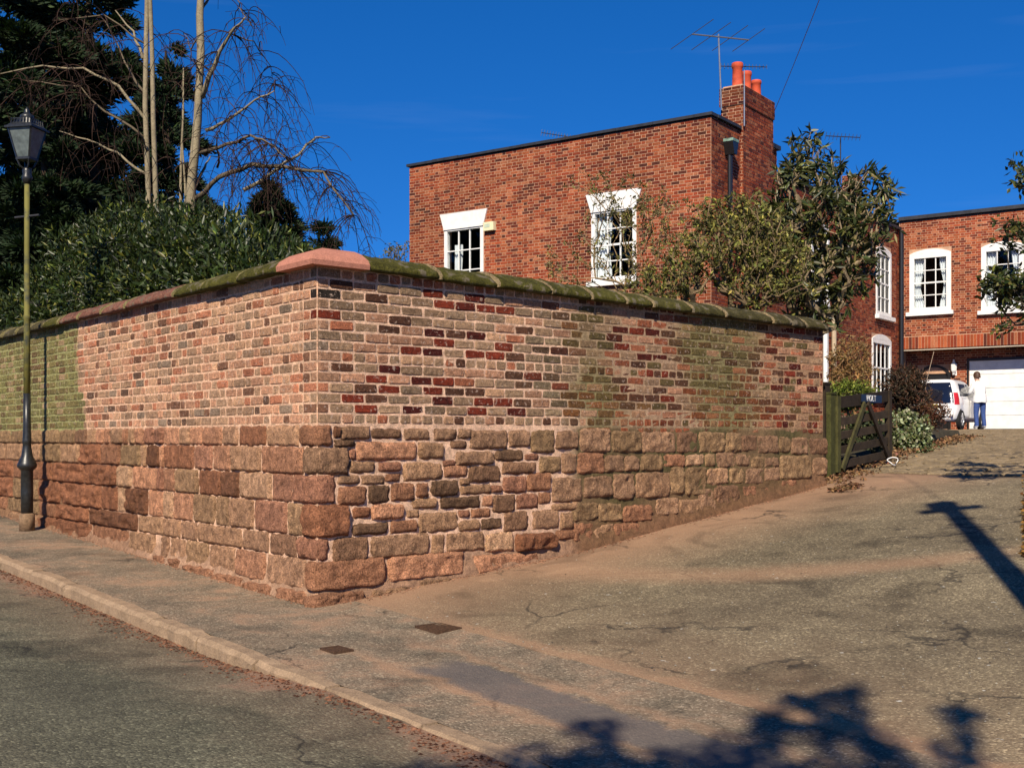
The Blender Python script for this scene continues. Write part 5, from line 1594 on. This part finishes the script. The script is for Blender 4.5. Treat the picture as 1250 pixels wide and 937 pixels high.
def leaf_mesh(name, P, A, L, W, cols, fold=.15):
    n = len(P)
    A = unit(A)
    Rr = nrg.normal(size=(n, 3))
    Sd = unit(np.cross(A, Rr)); Nn = np.cross(Sd, A)
    L = np.broadcast_to(L, n)[:, None]; W = np.broadcast_to(W, n)[:, None]
    V = np.stack([P, P + A * L * .45 + Sd * W * .5 + Nn * W * fold, P + A * L - Nn * L * .06, P + A * L * .45 - Sd * W * .5 + Nn * W * fold], 1).reshape(-1, 3)
    b = np.arange(n)[:, None] * 4
    F = np.concatenate([b + np.array([[0, 1, 2]]), b + np.array([[0, 2, 3]])], 0)
    return fast_mesh(name, V, F, np.repeat(cols, 4, 0))
def leafcols(n, base, alt, var=.3, alt_p=.2):
    base, alt = np.array(base), np.array(alt)
    c = np.where(nrg.random((n, 1)) < alt_p, alt, base)
    return np.clip(c * (1 + var * nrg.normal(size=(n, 1))) * (1 + .08 * nrg.normal(size=(n, 3))), .003, .8)
def ell_points(ells, n, lo=.55, even=False):
    """points in the outer part of a set of ellipsoids, with outward directions"""
    w = np.array([e[1][0] * e[1][2] + e[1][1] * e[1][2] for e in ells]); w = w / w.sum() if not even else np.full(len(ells), 1 / len(ells))
    idx = nrg.choice(len(ells), n, p=w)
    c = np.array([e[0] for e in ells])[idx]; r = np.array([e[1] for e in ells])[idx]
    d = unit(nrg.normal(size=(n, 3)))
    rad = (lo ** 3 + (1 - lo ** 3) * nrg.random((n, 1))) ** (1 / 3)
    lump = np.array([1 + .22 * nz(*(q * 2.6), 1) + .14 * nz(*(q * 6), 1) for q in (c + d * r)])[:, None]
    return c + d * r * rad * lump, d
def skeleton(root, targets, step=.25, jit=.06, up=.0, r_tip=.006, r_max=.2, expo=2.2):
    """grow a branching skeleton from root to every target; returns nodes, parents, radii"""
    nodes_ = [Vector(root)]; par = [-1]
    arr = np.array([root], float)
    tg = sorted([Vector(t) for t in targets], key=lambda t: (t - Vector(root)).length)
    tips = []
    for t in tg:
        d2 = np.linalg.norm(arr - np.array(t), axis=1) + .35 * np.linalg.norm(arr - np.array(root), axis=1) * .0
        # prefer nodes nearer the root than the target, so branches reach outward
        dr = np.linalg.norm(arr - np.array(root), axis=1)
        d2 = d2 + np.where(dr > (t - Vector(root)).length * .95, 5, 0)
        i = int(np.argmin(d2)); a = nodes_[i]
        n = max(2, int((t - a).length / step))
        bend = Vector((rng.uniform(-1, 1), rng.uniform(-1, 1), rng.uniform(-.4, 1))) * (t - a).length * .12
        cur = i
        new = []
        for q in range(1, n + 1):
            s = q / n
            p = a.lerp(t, s) + bend * math.sin(math.pi * s) + Vector((rng.uniform(-jit, jit), rng.uniform(-jit, jit), rng.uniform(-jit, jit) + up * s * (1 - s)))
            nodes_.append(p); par.append(cur); cur = len(nodes_) - 1; new.append(p)
        tips.append(cur)
        arr = np.concatenate([arr, np.array([tuple(p) for p in new])])
    cnt = np.zeros(len(nodes_))
    for i in tips: cnt[i] += 1
    for i in range(len(nodes_) - 1, 0, -1): cnt[par[i]] += cnt[i]
    rad = np.minimum(r_tip * np.maximum(cnt, 1) ** (1 / expo), r_max)
    return nodes_, par, rad, tips
def skel_mesh(nodes_, par, rad, col, sides=5):
    mb = MB()
    kids = {}
    for i, p in enumerate(par): kids.setdefault(p, []).append(i)
    done = set()
    stack = [0]
    for start in [i for i in range(1, len(par))]:
        if start in done: continue
        p = par[start]
        chain = [p, start]; done.add(start)
        cur = start
        while cur in kids:
            nx_ = max(kids[cur], key=lambda q: rad[q])
            if nx_ in done: break
            chain.append(nx_); done.add(nx_); cur = nx_
        rr = [rad[i] for i in chain]; rr[0] = rr[1]
        sd_ = sides if rr[0] > .012 else 3
        mb.tube([nodes_[i] for i in chain], rr, sd_, np.asarray(col) * rng.uniform(.8, 1.2), False)
    return mb
BARKC = S(120, 108, 88, .6)

# ------------------------------------------------------------------ laurel hedge behind the street wall
def on_col(x, n):                             # point behind the street wall seen at photo column x, n metres in
    a = (x - 625) / FPX
    b = C - NL * n
    u = (a * b.y - b.x) / (UL.x - a * UL.y)
    return b + UL * u
hedge = tag(empty('laurel_hedge', Matrix.Translation((*xy(4, 1.6), 1.15))), 'dense glossy dark green laurel hedge rising behind the street wall', 'hedge')
ells = []
for x, y in [(38, 318), (66, 300), (98, 276), (130, 262), (160, 250), (192, 248), (222, 248), (252, 250), (280, 256), (308, 274), (334, 288), (358, 298), (382, 308), (400, 316)]:
    for n_, dy, sc in ((1.35, 26, .85), (2.0, 0, 1.0), (1.1, 62, .7)):
        p = on_col(x + rng.uniform(-8, 8), n_)
        zt = EZ + (HY - (y + dy)) * p.y / FPX
        r = rng.uniform(.55, .72) * sc
        ells.append(((p.x, p.y, zt - r * .9), (r, r, r * .95)))
Pn, D = ell_points(ells, 60000, .35)
ax = D * .55 + nrg.normal(size=D.shape) * .55 + np.array([0, 0, .25])
obj('leaves', leaf_mesh('leaves', Pn, ax, nrg.uniform(.05, .15, len(Pn)), nrg.uniform(.02, .048, len(Pn)), leafcols(len(Pn), (.026, .040, .009), (.12, .13, .022), .4, .12)), M_['leaf'], hedge)
tg = [e[0] for e in ells]
nd, pr, rd, tp_ = skeleton(tuple((*xy(4.2, 1.7), 1.0)), tg, .3, .05, 0, .008, .05)
wobj('stems', skel_mesh(nd, pr, rd, BARKC), M_['bark'], hedge)

# ------------------------------------------------------------------ conifers
def conifer(x, ytop, Y, rad_px, lab, n_leaf, base_w=1.0, ybase=400, dens=1.0, cedar=False, bf=9, ex=.7, col=(.016, .030, .012), alt=(.035, .055, .022), L=.15, skew=0):
    k = Y / FPX
    bx = (x - 625) * k
    zt = EZ + (HY - ytop) * k; zb = 1.2
    r = tag(empty('conifer_tree', Matrix.Translation((bx, Y, zb))), lab, 'tree', 'dark conifers behind the hedge')
    H = zt - zb
    wobj('trunk', MB().tube([(bx + .1 * math.sin(t * 5), Y, lerp(zb - .2, zt - .1, t)) for t in np.linspace(0, 1, 9)], [lerp(.24, .02, t) for t in np.linspace(0, 1, 9)], 9, S(82, 66, 52, .5)), M_['bark'], r)
    R0 = rad_px * k
    nb_ = int(H * (bf if not cedar else 6))
    PP, AA = [], []
    br = MB()
    for b in range(nb_):
        t = rng.uniform(.02, .99) if not cedar else (int(rng.uniform(0, 1) * 11) + rng.uniform(-.12, .12)) / 11
        t = max(.02, min(.985, t))
        z = zb + H * t
        th = rng.uniform(0, 2 * math.pi)
        Lb = R0 * ((1 - t) ** ex * .92 + .13) * rng.uniform(.55, 1.12) if not cedar else R0 * (.35 + .65 * (1 - t) ** .5) * rng.uniform(.5, 1.1)
        el = rng.uniform(-.1, .45) if not cedar else rng.uniform(-.15, .18)
        dr = Vector((math.cos(th), math.sin(th), math.tan(el)))
        pts = [Vector((bx, Y, z)) + dr * (Lb * q) + Vector((0, 0, (-.14 if cedar else -.10) * Lb * q * q + .04 * math.sin(q * 5 + b))) for q in np.linspace(0, 1, 6)]
        br.tube(pts, [max(.006, .035 * (1 - q) * (1 - t * .6)) for q in np.linspace(0, 1, 6)], 4, S(70, 58, 46, .5), False)
        m_ = int(n_leaf / nb_ * (Lb / (R0 * .6)))
        q = nrg.random(m_) ** .6 * .95 + .07
        base = np.array([[pts[0][i] + (pts[5][i] - pts[0][i]) * 0 for i in range(3)]])
        pa = np.array([tuple(p) for p in pts])
        ii = np.clip((q * 5).astype(int), 0, 4); fr = (q * 5 - ii)[:, None]
        c = pa[ii] * (1 - fr) + pa[ii + 1] * fr
        # side sprays grouped in tufts
        tuft = np.round(q * 7) / 7
        side = nrg.normal(size=(m_, 3)) * np.array([1, 1, .35 if cedar else .6])
        wdt = Lb * (.20 if not cedar else .24) * (1.1 - .6 * q)[:, None] + .05
        PP.append(c + side * wdt * .5)
        out = np.tile(np.array([dr.x, dr.y, dr.z]), (m_, 1))
        AA.append(out * .8 + side * .8 + np.array([0, 0, .15 if not cedar else .3]))
    Pn = np.concatenate(PP); An = np.concatenate(AA)
    n = len(Pn)
    wobj('branches', br, M_['bark'], r)
    obj('crown', leaf_mesh('crown', Pn, An, nrg.uniform(L * .6, L * 1.3, n), nrg.uniform(L * .22, L * .38, n), leafcols(n, col, alt, .3, .16), .25), M_['needle'], r)
conifer(-28, -150, 25, 190, 'broad dark cedar spreading behind the street lamp', 90000, cedar=True, L=.2)
conifer(112, -140, 27, 135, 'tall dark pine standing between the cedar and the bare birches', 95000, L=.19)
conifer(208, 56, 24, 92, 'dark green conifer with a ragged pointed top behind the birch trunks', 48000, L=.17)
conifer(335, 224, 19.5, 58, 'small bushy conifer just above the hedge by the drooping birch boughs', 40000, L=.11, bf=34, ex=.42, col=(.018, .03, .012))
conifer(396, 272, 21, 36, 'little conifer tip at the end of the laurel hedge', 14000, L=.10, bf=30, ex=.45)
conifer(48, -90, 29, 130, 'dark ragged conifer rising between cedar and pine behind the lamp', 80000, L=.19)
conifer(60, 130, 21, 90, 'dark low conifer filling the gap between lamp post and hedge', 46000, L=.14)

# ------------------------------------------------------------------ bare birches
M_['birch'] = masonry('birch_bark', 'attr', .8, 5, 45, .7, 1.25, .4, .008, spots=((.05, .04, .035), 6.5, .66, .9))
TW = S(74, 54, 44, .6); WHT = S(168, 154, 124, .62)
def birch(lab, Y, trunks, boughs, twigs, seed):
    rg = random.Random(seed)
    x0, y0 = trunks[0][0][0]
    r = tag(empty('birch_tree', Matrix.Translation((at(x0, y0, Y).x, Y, 1.2))), lab, 'tree', 'bare birches above the hedge')
    for pts, r0, r1 in trunks:
        P = [at(px_, py_, Y) for px_, py_ in pts]
        P = [Vector((P[0].x - (P[1].x - P[0].x) * .3, Y, 1.0))] + P
        n = len(P)
        wobj('trunk', MB().tube(P, [lerp(r0, r1, i / (n - 1)) for i in range(n)], 10, WHT), M_['birch'], r, True)
    bm2, tw = MB(), MB()
    for pts, r0, hang, pale in boughs:
        m_ = len(pts)
        dy = rg.uniform(-1.2, 1.2)
        P = [at(px_, py_, Y + dy * i / max(1, m_ - 1)) for i, (px_, py_) in enumerate(pts)]
        # smooth
        Q = []
        for i in range(m_ - 1):
            for s in (0, .33, .66): Q.append(P[i].lerp(P[i + 1], s) + Vector((rg.uniform(-.02, .02), 0, rg.uniform(-.02, .02))))
        Q.append(P[-1])
        n = len(Q)
        bm2.tube(Q, [lerp(r0, r0 * .3, i / (n - 1)) for i in range(n)], 6, WHT * .9 if pale else lerp(WHT, TW, .6), True)
        for q in range(hang):
            i = rg.randrange(n // 3, n)
            p = Q[i].copy()
            d = Vector((rg.uniform(-.7, .9), rg.uniform(-.7, .7), rg.uniform(-.2, .5))).normalized()
            L = rg.uniform(.5, 1.5)
            pts_ = [p.copy()]
            for s in range(9):
                d = (d + Vector((rg.uniform(-.18, .22), rg.uniform(-.2, .2), -.30 + rg.uniform(-.12, .12)))).normalized()
                p = p + d * L / 9
                pts_.append(p.copy())
            tw.tube(pts_, [lerp(.009, .003, s / 9) for s in range(10)], 3, TW * rg.uniform(.7, 1.3), False)
            for s in (3, 5, 6, 7):
                if rg.random() < .75:
                    a = pts_[s]; dd = Vector((rg.uniform(-1, 1), rg.uniform(-1, 1), rg.uniform(-.8, .2))).normalized()
                    l2 = rg.uniform(.15, .5)
                    tw.tube([a, a + dd * l2 * .5 + Vector((0, 0, .02)), a + dd * l2 + Vector((0, 0, -.10))], [.005, .004, .0028], 3, TW * rg.uniform(.7, 1.3), False)
    wobj('boughs', bm2, M_['birch'], r, True)
    tag(wobj('twigs', tw, M_['bark'], r), kind='stuff')
z4 = lambda a: [(150 + x / 3.124, y / 3.124) for x, y in a]
z5 = lambda a: [(x / 2.343, y / 2.343) for x, y in a]
birch('birch with one stout pale trunk and pruned boughs drooping over the wall', 18.5,
      [(z4([(256, 800), (262, 700), (276, 560), (285, 460), (297, 200), (293, 60), (300, -60), (310, -400)]), .082, .048)],
      [(z4([(300, 372), (350, 240), (410, 130), (465, 68)]), .045, 16, True), (z4([(320, 500), (400, 460), (500, 385), (578, 347)]), .03, 20, True),
       (z4([(280, 755), (370, 680), (490, 625), (620, 640), (760, 655), (880, 820)]), .045, 60, False), (z4([(465, 730), (620, 620), (690, 570), (735, 522), (790, 524)]), .032, 4, True),
       (z4([(290, 585), (400, 550), (490, 518), (560, 545), (620, 600)]), .03, 40, False), (z4([(275, 715), (310, 640), (335, 595)]), .03, 2, True), (z4([(430, 140), (500, 160), (560, 250), (578, 320)]), .012, 16, False),
       (z4([(297, 40), (320, 0), (340, -60)]), .03, 3, False), (z4([(296, 130), (260, 190), (235, 130)]), .015, 8, False), (z4([(292, 270), (270, 230), (250, 210)]), .014, 5, False), (z4([(440, 0), (450, 40), (490, 100)]), .012, 8, False)], 0, 3)
birch('birch with two thin pale stems rising side by side from the hedge', 19.2,
      [(z4([(97, 810), (97, 720), (85, 400), (88, 200), (92, 0), (96, -300)]), .05, .033), (z4([(126, 760), (124, 700), (116, 450), (112, 220), (104, 0), (98, -300)]), .048, .03)],
      [(z5([(415, 345), (340, 250), (240, 195), (120, 190), (0, 212)]), .03, 22, True), (z5([(415, 500), (340, 440), (250, 400), (170, 375)]), .025, 10, True), (z5([(413, 390), (300, 320), (230, 250), (60, 230)]), .022, 18, False),
       (z5([(410, 165), (380, 90), (330, 30)]), .028, 8, True), (z5([(408, 260), (360, 180), (300, 60)]), .022, 12, False), (z5([(418, 130), (300, 40), (150, 60)]), .016, 14, False), (z5([(425, 440), (400, 380), (380, 330)]), .015, 4, False)], 0, 5)
birch('young birch of slim grey stems between the two larger birches', 18.9,
      [(z4([(220, 760), (222, 600), (230, 440), (231, 260)]), .028, .010), (z4([(240, 780), (237, 700), (226, 540), (228, 420)]), .025, .008)],
      [(z4([(225, 750), (200, 680), (180, 600)]), .016, 4, False), (z4([(232, 420), (225, 330), (232, 262)]), .01, 5, False), (z4([(365, 640), (363, 570), (362, 500)]), .02, 3, False)], 0, 8)

# ------------------------------------------------------------------ shrubs behind the drive wall
def shrub(name, lab, cat, root, ells, n_tips, leaf_fn, bark=BARKC, r_tip=.006, r_max=.06, step=.22, jit=.05, lo=.3, group=None, m='leaf_matt', expo=2.3, even=False):
    r = tag(empty(name, Matrix.Translation(root)), lab, cat, group)
    T, D = ell_points(ells, n_tips, lo, even)
    nd, pr, rd, tips = skeleton(root, [tuple(t) for t in T], step, jit, 0, r_tip, r_max, expo)
    tag(wobj('branches', skel_mesh(nd, pr, rd, bark), M_['bark'], r), kind='stuff')
    nodes_a = np.array([tuple(p) for p in nd])
    me = leaf_fn(nodes_a, np.array(tips), np.array(pr))
    if me is not None: obj('leaves', me, M_[m], r)
    return r
def E(x, y, Y, rx, rz, ry=None):
    p = at(x, y, Y); k = Y / FPX
    return (tuple(p), (rx * k, (ry if ry else rx * .8) * k, rz * k))
def rosettes(n_per, L, W, base, alt, droop=-.25, var=.28, altp=.25, extra=0):
    def fn(nd, tips, par):
        tip = nd[tips]; d = unit(tip - nd[par[tips]])
        if extra:
            ex = nrg.choice(np.arange(1, len(nd)), extra); tip = np.concatenate([tip, nd[ex]]); d = np.concatenate([d, unit(nd[ex] - nd[par[ex]])])
        P = np.repeat(tip, n_per, 0) + nrg.normal(size=(len(tip) * n_per, 3)) * .03
        A = np.repeat(d, n_per, 0) * .5 + nrg.normal(size=(len(P), 3)) * .75 + np.array([0, 0, droop])
        n = len(P)
        return leaf_mesh('leaves', P, A, nrg.uniform(L * .7, L * 1.25, n), nrg.uniform(W * .8, W * 1.2, n), leafcols(n, base, alt, var, altp))
    return fn
# big-leaved rhododendron at the far end of the wall
Yr = 19.0
rt = at(962, 400, Yr); rt.z = 1.3
shrub('rhododendron_shrub', 'tall dark rhododendron with long drooping leaves and grey stems near the gate', 'shrub', tuple(rt),
      [E(1010, 255, Yr, 62, 60), E(1055, 262, Yr, 40, 50), E(975, 235, Yr, 32, 50), E(985, 190, Yr, 22, 28), E(940, 285, Yr, 45, 50), E(1040, 320, Yr, 45, 40), E(985, 330, Yr, 60, 50), E(1075, 235, Yr, 20, 22), E(1000, 365, Yr, 45, 25), E(1000, 382, Yr, 24, 18)], 560,
      rosettes(8, .18, .05, (.045, .055, .018), (.14, .13, .04), -.35, .35, .28, 90), r_tip=.009, r_max=.07, bark=S(150, 132, 104, .75), m='leaf', lo=.45)
Ys = 17.5
rt = at(880, 390, Ys); rt.z = 1.3
shrub('evergreen_shrub', 'yellow-green twiggy shrub spilling over the middle of the mossy coping', 'shrub', tuple(rt),
      [E(890, 295, Ys, 55, 50), E(850, 320, Ys, 50, 40), E(915, 345, Ys, 50, 40), E(810, 350, Ys, 40, 30), E(930, 300, Ys, 40, 55), E(875, 265, Ys, 30, 25), E(905, 255, Ys, 25, 25), E(960, 330, Ys, 45, 45)], 700,
      rosettes(7, .08, .034, (.105, .10, .028), (.27, .25, .06), -.05, .35, .35, 350), r_tip=.006, r_max=.045, lo=.2, bark=S(138, 118, 88, .7))
Yw = 20.5
rt = at(770, 390, Yw); rt.z = 1.3
shrub('twiggy_shrub', 'sparse half-bare shrub straggling in front of the larger front window', 'shrub', tuple(rt),
      [E(750, 290, Yw, 50, 62), E(800, 300, Yw, 40, 60), E(770, 245, Yw, 50, 35), E(830, 280, Yw, 45, 45), E(690, 320, Yw, 40, 28), E(720, 225, Yw, 30, 30), E(800, 350, Yw, 60, 22)], 330,
      rosettes(6, .08, .03, (.11, .10, .035), (.22, .19, .05), 0, .35, .3, 120), r_tip=.0042, r_max=.035, lo=.1, bark=S(150, 126, 92, .75), expo=2.6)
rt = at(480, 330, 24); rt.z = 1.3
shrub('garden_shrub', 'small pale-leaved shrub tip showing over the corner coping by the house', 'shrub', tuple(rt), [E(482, 312, 24, 18, 18)], 40, rosettes(6, .07, .03, (.10, .10, .05), (.16, .15, .08)), r_max=.02)
# dry climber and planting by the gate
Yg = 24.0
rt = at(1040, 500, Yg); rt.z = 1.5
shrub('dry_climber', 'straw-coloured bare climber massed against the side wall beyond the gate', 'climber', tuple(rt), [E(1040, 440, Yg, 26, 34), E(1050, 462, Yg, 26, 22), E(1025, 450, Yg, 14, 28)], 240,
      rosettes(6, .09, .022, (.30, .19, .085), (.20, .12, .05), -.3, .3, .3, 300), r_tip=.005, r_max=.03, bark=S(170, 128, 80, .7), lo=.1)
Yk = 18.2
def bushpx(name, lab, x, y, Y, rx, rz, base, alt, n, L=.06, W=.025, tips=200, altp=.3, m='leaf_matt'):
    rt = at(x, y, Y); rt.z = gz(rt.x, rt.y) + .05
    ctr = at(x, y, Y)
    return shrub(name, lab, 'shrub', tuple(rt), [E(x, y, Y, rx, rz)], tips, rosettes(n, L, W, base, alt, 0, .35, altp, tips), r_max=.02, r_tip=.004, lo=.3, m=m)
bushpx('box_shrub', 'bright green leafy shrub just behind the top rail of the gate', 1036, 482, 18.0, 30, 16, (.10, .13, .02), (.22, .24, .04), 9)
bushpx('heather_shrub', 'dark red-brown shrub between the gate and the parked car', 1105, 475, 19.5, 30, 30, (.045, .030, .018), (.10, .045, .025), 9, .07, .022, 260)
bushpx('barberry_shrub', 'rusty red arching shrub hiding the bumper of the car', 1128, 505, 20.5, 28, 18, (.085, .036, .020), (.16, .07, .035), 9, .06, .02, 240)
bushpx('ivy_bush', 'variegated cream and green ivy mound beside the open gate', 1108, 535, 18.6, 30, 34, (.13, .15, .06), (.34, .36, .22), 9, .06, .045, 260, .4)
bushpx('ivy_bush', 'dark green ivy filling the bed behind the gate bars', 1050, 535, 17.6, 30, 34, (.035, .045, .018), (.09, .10, .04), 8, .06, .04, 200, .2)
rt = ground_px(1130, 520)
wobj_ = tag(wobj('plant_cane', MB().tube([at(1126, 500, 21), at(1131, 465, 21), at(1140, 429, 21.3)], [.008, .007, .005], 5, S(150, 130, 110)), M_['wood']), 'thin leaning cane standing up out of the shrubs by the car', 'cane')

# ------------------------------------------------------------------ tree by the drive, its boughs hanging into view
Yt = 12.0
tr = Vector((8.1, 11.8, 0)); tr.z = gz(tr.x, tr.y) - .1
def E3(c, r): return (c, r)
shrub('holly_tree', 'leafy evergreen tree overhanging the drive opposite the garden wall', 'tree', tuple(tr),
      [E3((6.7, 12.0, 4.6), (1.3, 1.4, 1.0)), E3((8.2, 11.5, 5.4), (1.6, 1.6, 1.2)), E3((7.0, 12.2, 3.2), (1.35, 1.2, .8)), E3((9.4, 12.5, 4.2), (1.5, 1.6, 1.5)), E3((5.2, 12.0, 3.45), (.28, .3, .20)), E3((5.12, 12.0, 2.65), (.28, .3, .22)), E3((5.3, 12.0, 4.1), (.22, .3, .2)), E3((4.97, 12.0, 2.95), (.16, .3, .12)), E3((5.7, 12.0, 3.3), (.5, .5, .8)), E3((8.0, 13.0, 3.0), (1.2, 1.2, .8))], 330,
      rosettes(8, .08, .036, (.036, .048, .014), (.13, .13, .03), -.05, .3, .25, 160), r_tip=.006, r_max=.14, lo=.3, m='leaf', bark=S(96, 86, 70, .6), even=True)

# ------------------------------------------------------------------ street tree behind the camera: only its shadow is seen
tr = (1.6, -5.6, gz(1.6, -5.6) - .2)
def land(px_, py_, h):                        # a point h metres up whose shadow falls on that photo pixel
    g = ground_px(px_, py_)
    return (g.x - SUN_D.x * h / math.tan(R(SUN_EL)), g.y - SUN_D.y * h / math.tan(R(SUN_EL)), g.z + h)
el2 = []
for x, y, h, rr in [(885, 915, 6.4, .20), (860, 935, 6.2, .26), (930, 940, 6.2, .28), (1034, 847, 7.0, .09), (985, 857, 6.9, .11), (998, 890, 6.8, .13), (1075, 910, 6.6, .13), (1160, 922, 6.6, .14), (1168, 872, 6.9, .07), (720, 888, 6.6, .12), (640, 930, 6.2, .26), (700, 935, 6.3, .25), (760, 928, 6.3, .22), (560, 938, 6.2, .24), (500, 945, 6.2, .22), (1000, 945, 6.2, .25), (820, 955, 6.2, .4), (650, 965, 6.2, .45), (1090, 960, 6.2, .35), (940, 880, 6.8, .08)]:
    el2.append((land(x, y, h), (rr, rr, rr * .8)))
for c, r_ in [((.6, -4.5, 5.6), 1.3), ((-1.2, -5.0, 5.2), 1.4), ((2.6, -5.6, 5.2), 1.4), ((1.0, -6.8, 5.6), 1.6)]: el2.append((c, (r_, r_, r_ * .8)))
shrub('street_tree', 'street tree with patchy foliage casting its shadow across the drive mouth', 'tree', tr, el2, 480,
      rosettes(7, .08, .045, (.05, .07, .02), (.09, .11, .03), -.1, .3, .2, 60), r_tip=.008, r_max=.16, lo=.1, even=True)

# ------------------------------------------------------------------ litter, grit and gutter sand
def litter(name, pts, L, base, alt, flat=.25):
    P = np.array(pts); n = len(P)
    A = nrg.normal(size=(n, 3)) * np.array([1, 1, flat])
    me = leaf_mesh(name, P + np.array([0, 0, .012]), A, nrg.uniform(L * .6, L * 1.3, n), nrg.uniform(L * .4, L * .8, n), leafcols(n, base, alt, .35, .35))
    return tag(obj(name, me, M_['litter']), kind='stuff')
pts = []
for _ in range(3600):                         # along the bed edge from wall end to past the gate
    n = rng.uniform(6.7, 16.0)
    u = bed_u(n) + rng.gauss(-.12, .22) + (.0 if n > 7 else .0)
    if n < 7.15 and u > -.02: u = -abs(rng.gauss(0, .12)) + .0
    p = xy(u, n)
    pts.append((p.x, p.y, gz(p.x, p.y) + (.03 if n > 8.6 else 0) + max(0, u - bed_u(n)) * .15 + rng.uniform(0, .03)))
litter('leaf_litter', pts, .055, (.22, .125, .06), (.11, .055, .028))
pts = []
for _ in range(900):
    g = ground_px(1250 + abs(rng.gauss(0, 18)), 640 + rng.gauss(0, 26)); pts.append((g.x, g.y, g.z + rng.uniform(0, .03)))
litter('fallen_leaves', pts, .05, (.22, .12, .03), (.12, .06, .02))
# small stones and pale chips on the drive, crumbs of red sand in the gutter
def chips(name, pos, smin, smax, base, alt, m):
    mb = MB()
    for p in pos:
        s = rng.uniform(smin, smax); c = np.array(base if rng.random() < .6 else alt) * rng.uniform(.7, 1.25)
        v = [(p[0] + s * rng.uniform(.5, 1) * x, p[1] + s * rng.uniform(.5, 1) * y, p[2] + s * .7 * z) for x, y, z in ((1, 0, 0), (0, 1, 0), (-1, 0, 0), (0, -1, 0), (0, 0, .6))]
        mb.add(v, [(0, 1, 4), (1, 2, 4), (2, 3, 4), (3, 0, 4)], c)
    return tag(wobj(name, mb, m), kind='stuff')
pos = []
for _ in range(900):
    x, y = rng.uniform(480, 1300), rng.uniform(600, 930)
    g = ground_px(x, y)
    if un(g.x, g.y)[1] > .35: pos.append((g.x, g.y, g.z))
chips('grit', pos, .004, .012, (.42, .38, .30), (.12, .10, .08), M_['stone_a'])
pos = []
for _ in range(5200):
    u = rng.uniform(-7, 14); d = abs(rng.gauss(0, .09)) * (1 + .8 * nz(u, 0, 0, .8)) + .005
    p = xy(u, KERB - d); pos.append((p.x, p.y, zroad(u, KERB - d) + .001))
chips('gutter_sand', pos, .004, .020, S(160, 112, 84, .7), S(104, 66, 48, .6), M_['stone_a'])
pos = []
for _ in range(1500):
    u = rng.uniform(.2, 9); n = -abs(rng.gauss(0, .05)) - .02
    p = xy(u, n); pos.append((p.x, p.y, zpave(u, n)))
for _ in range(1800):
    l = rng.uniform(.2, 7); d = abs(rng.gauss(0, .06)) + .02
    p = C + UR * l + NR * d; pos.append((p.x, p.y, gz(p.x, p.y)))
chips('wall_foot_crumbs', pos, .004, .016, S(190, 140, 108, .75), S(140, 98, 74, .7), M_['stone_a'])
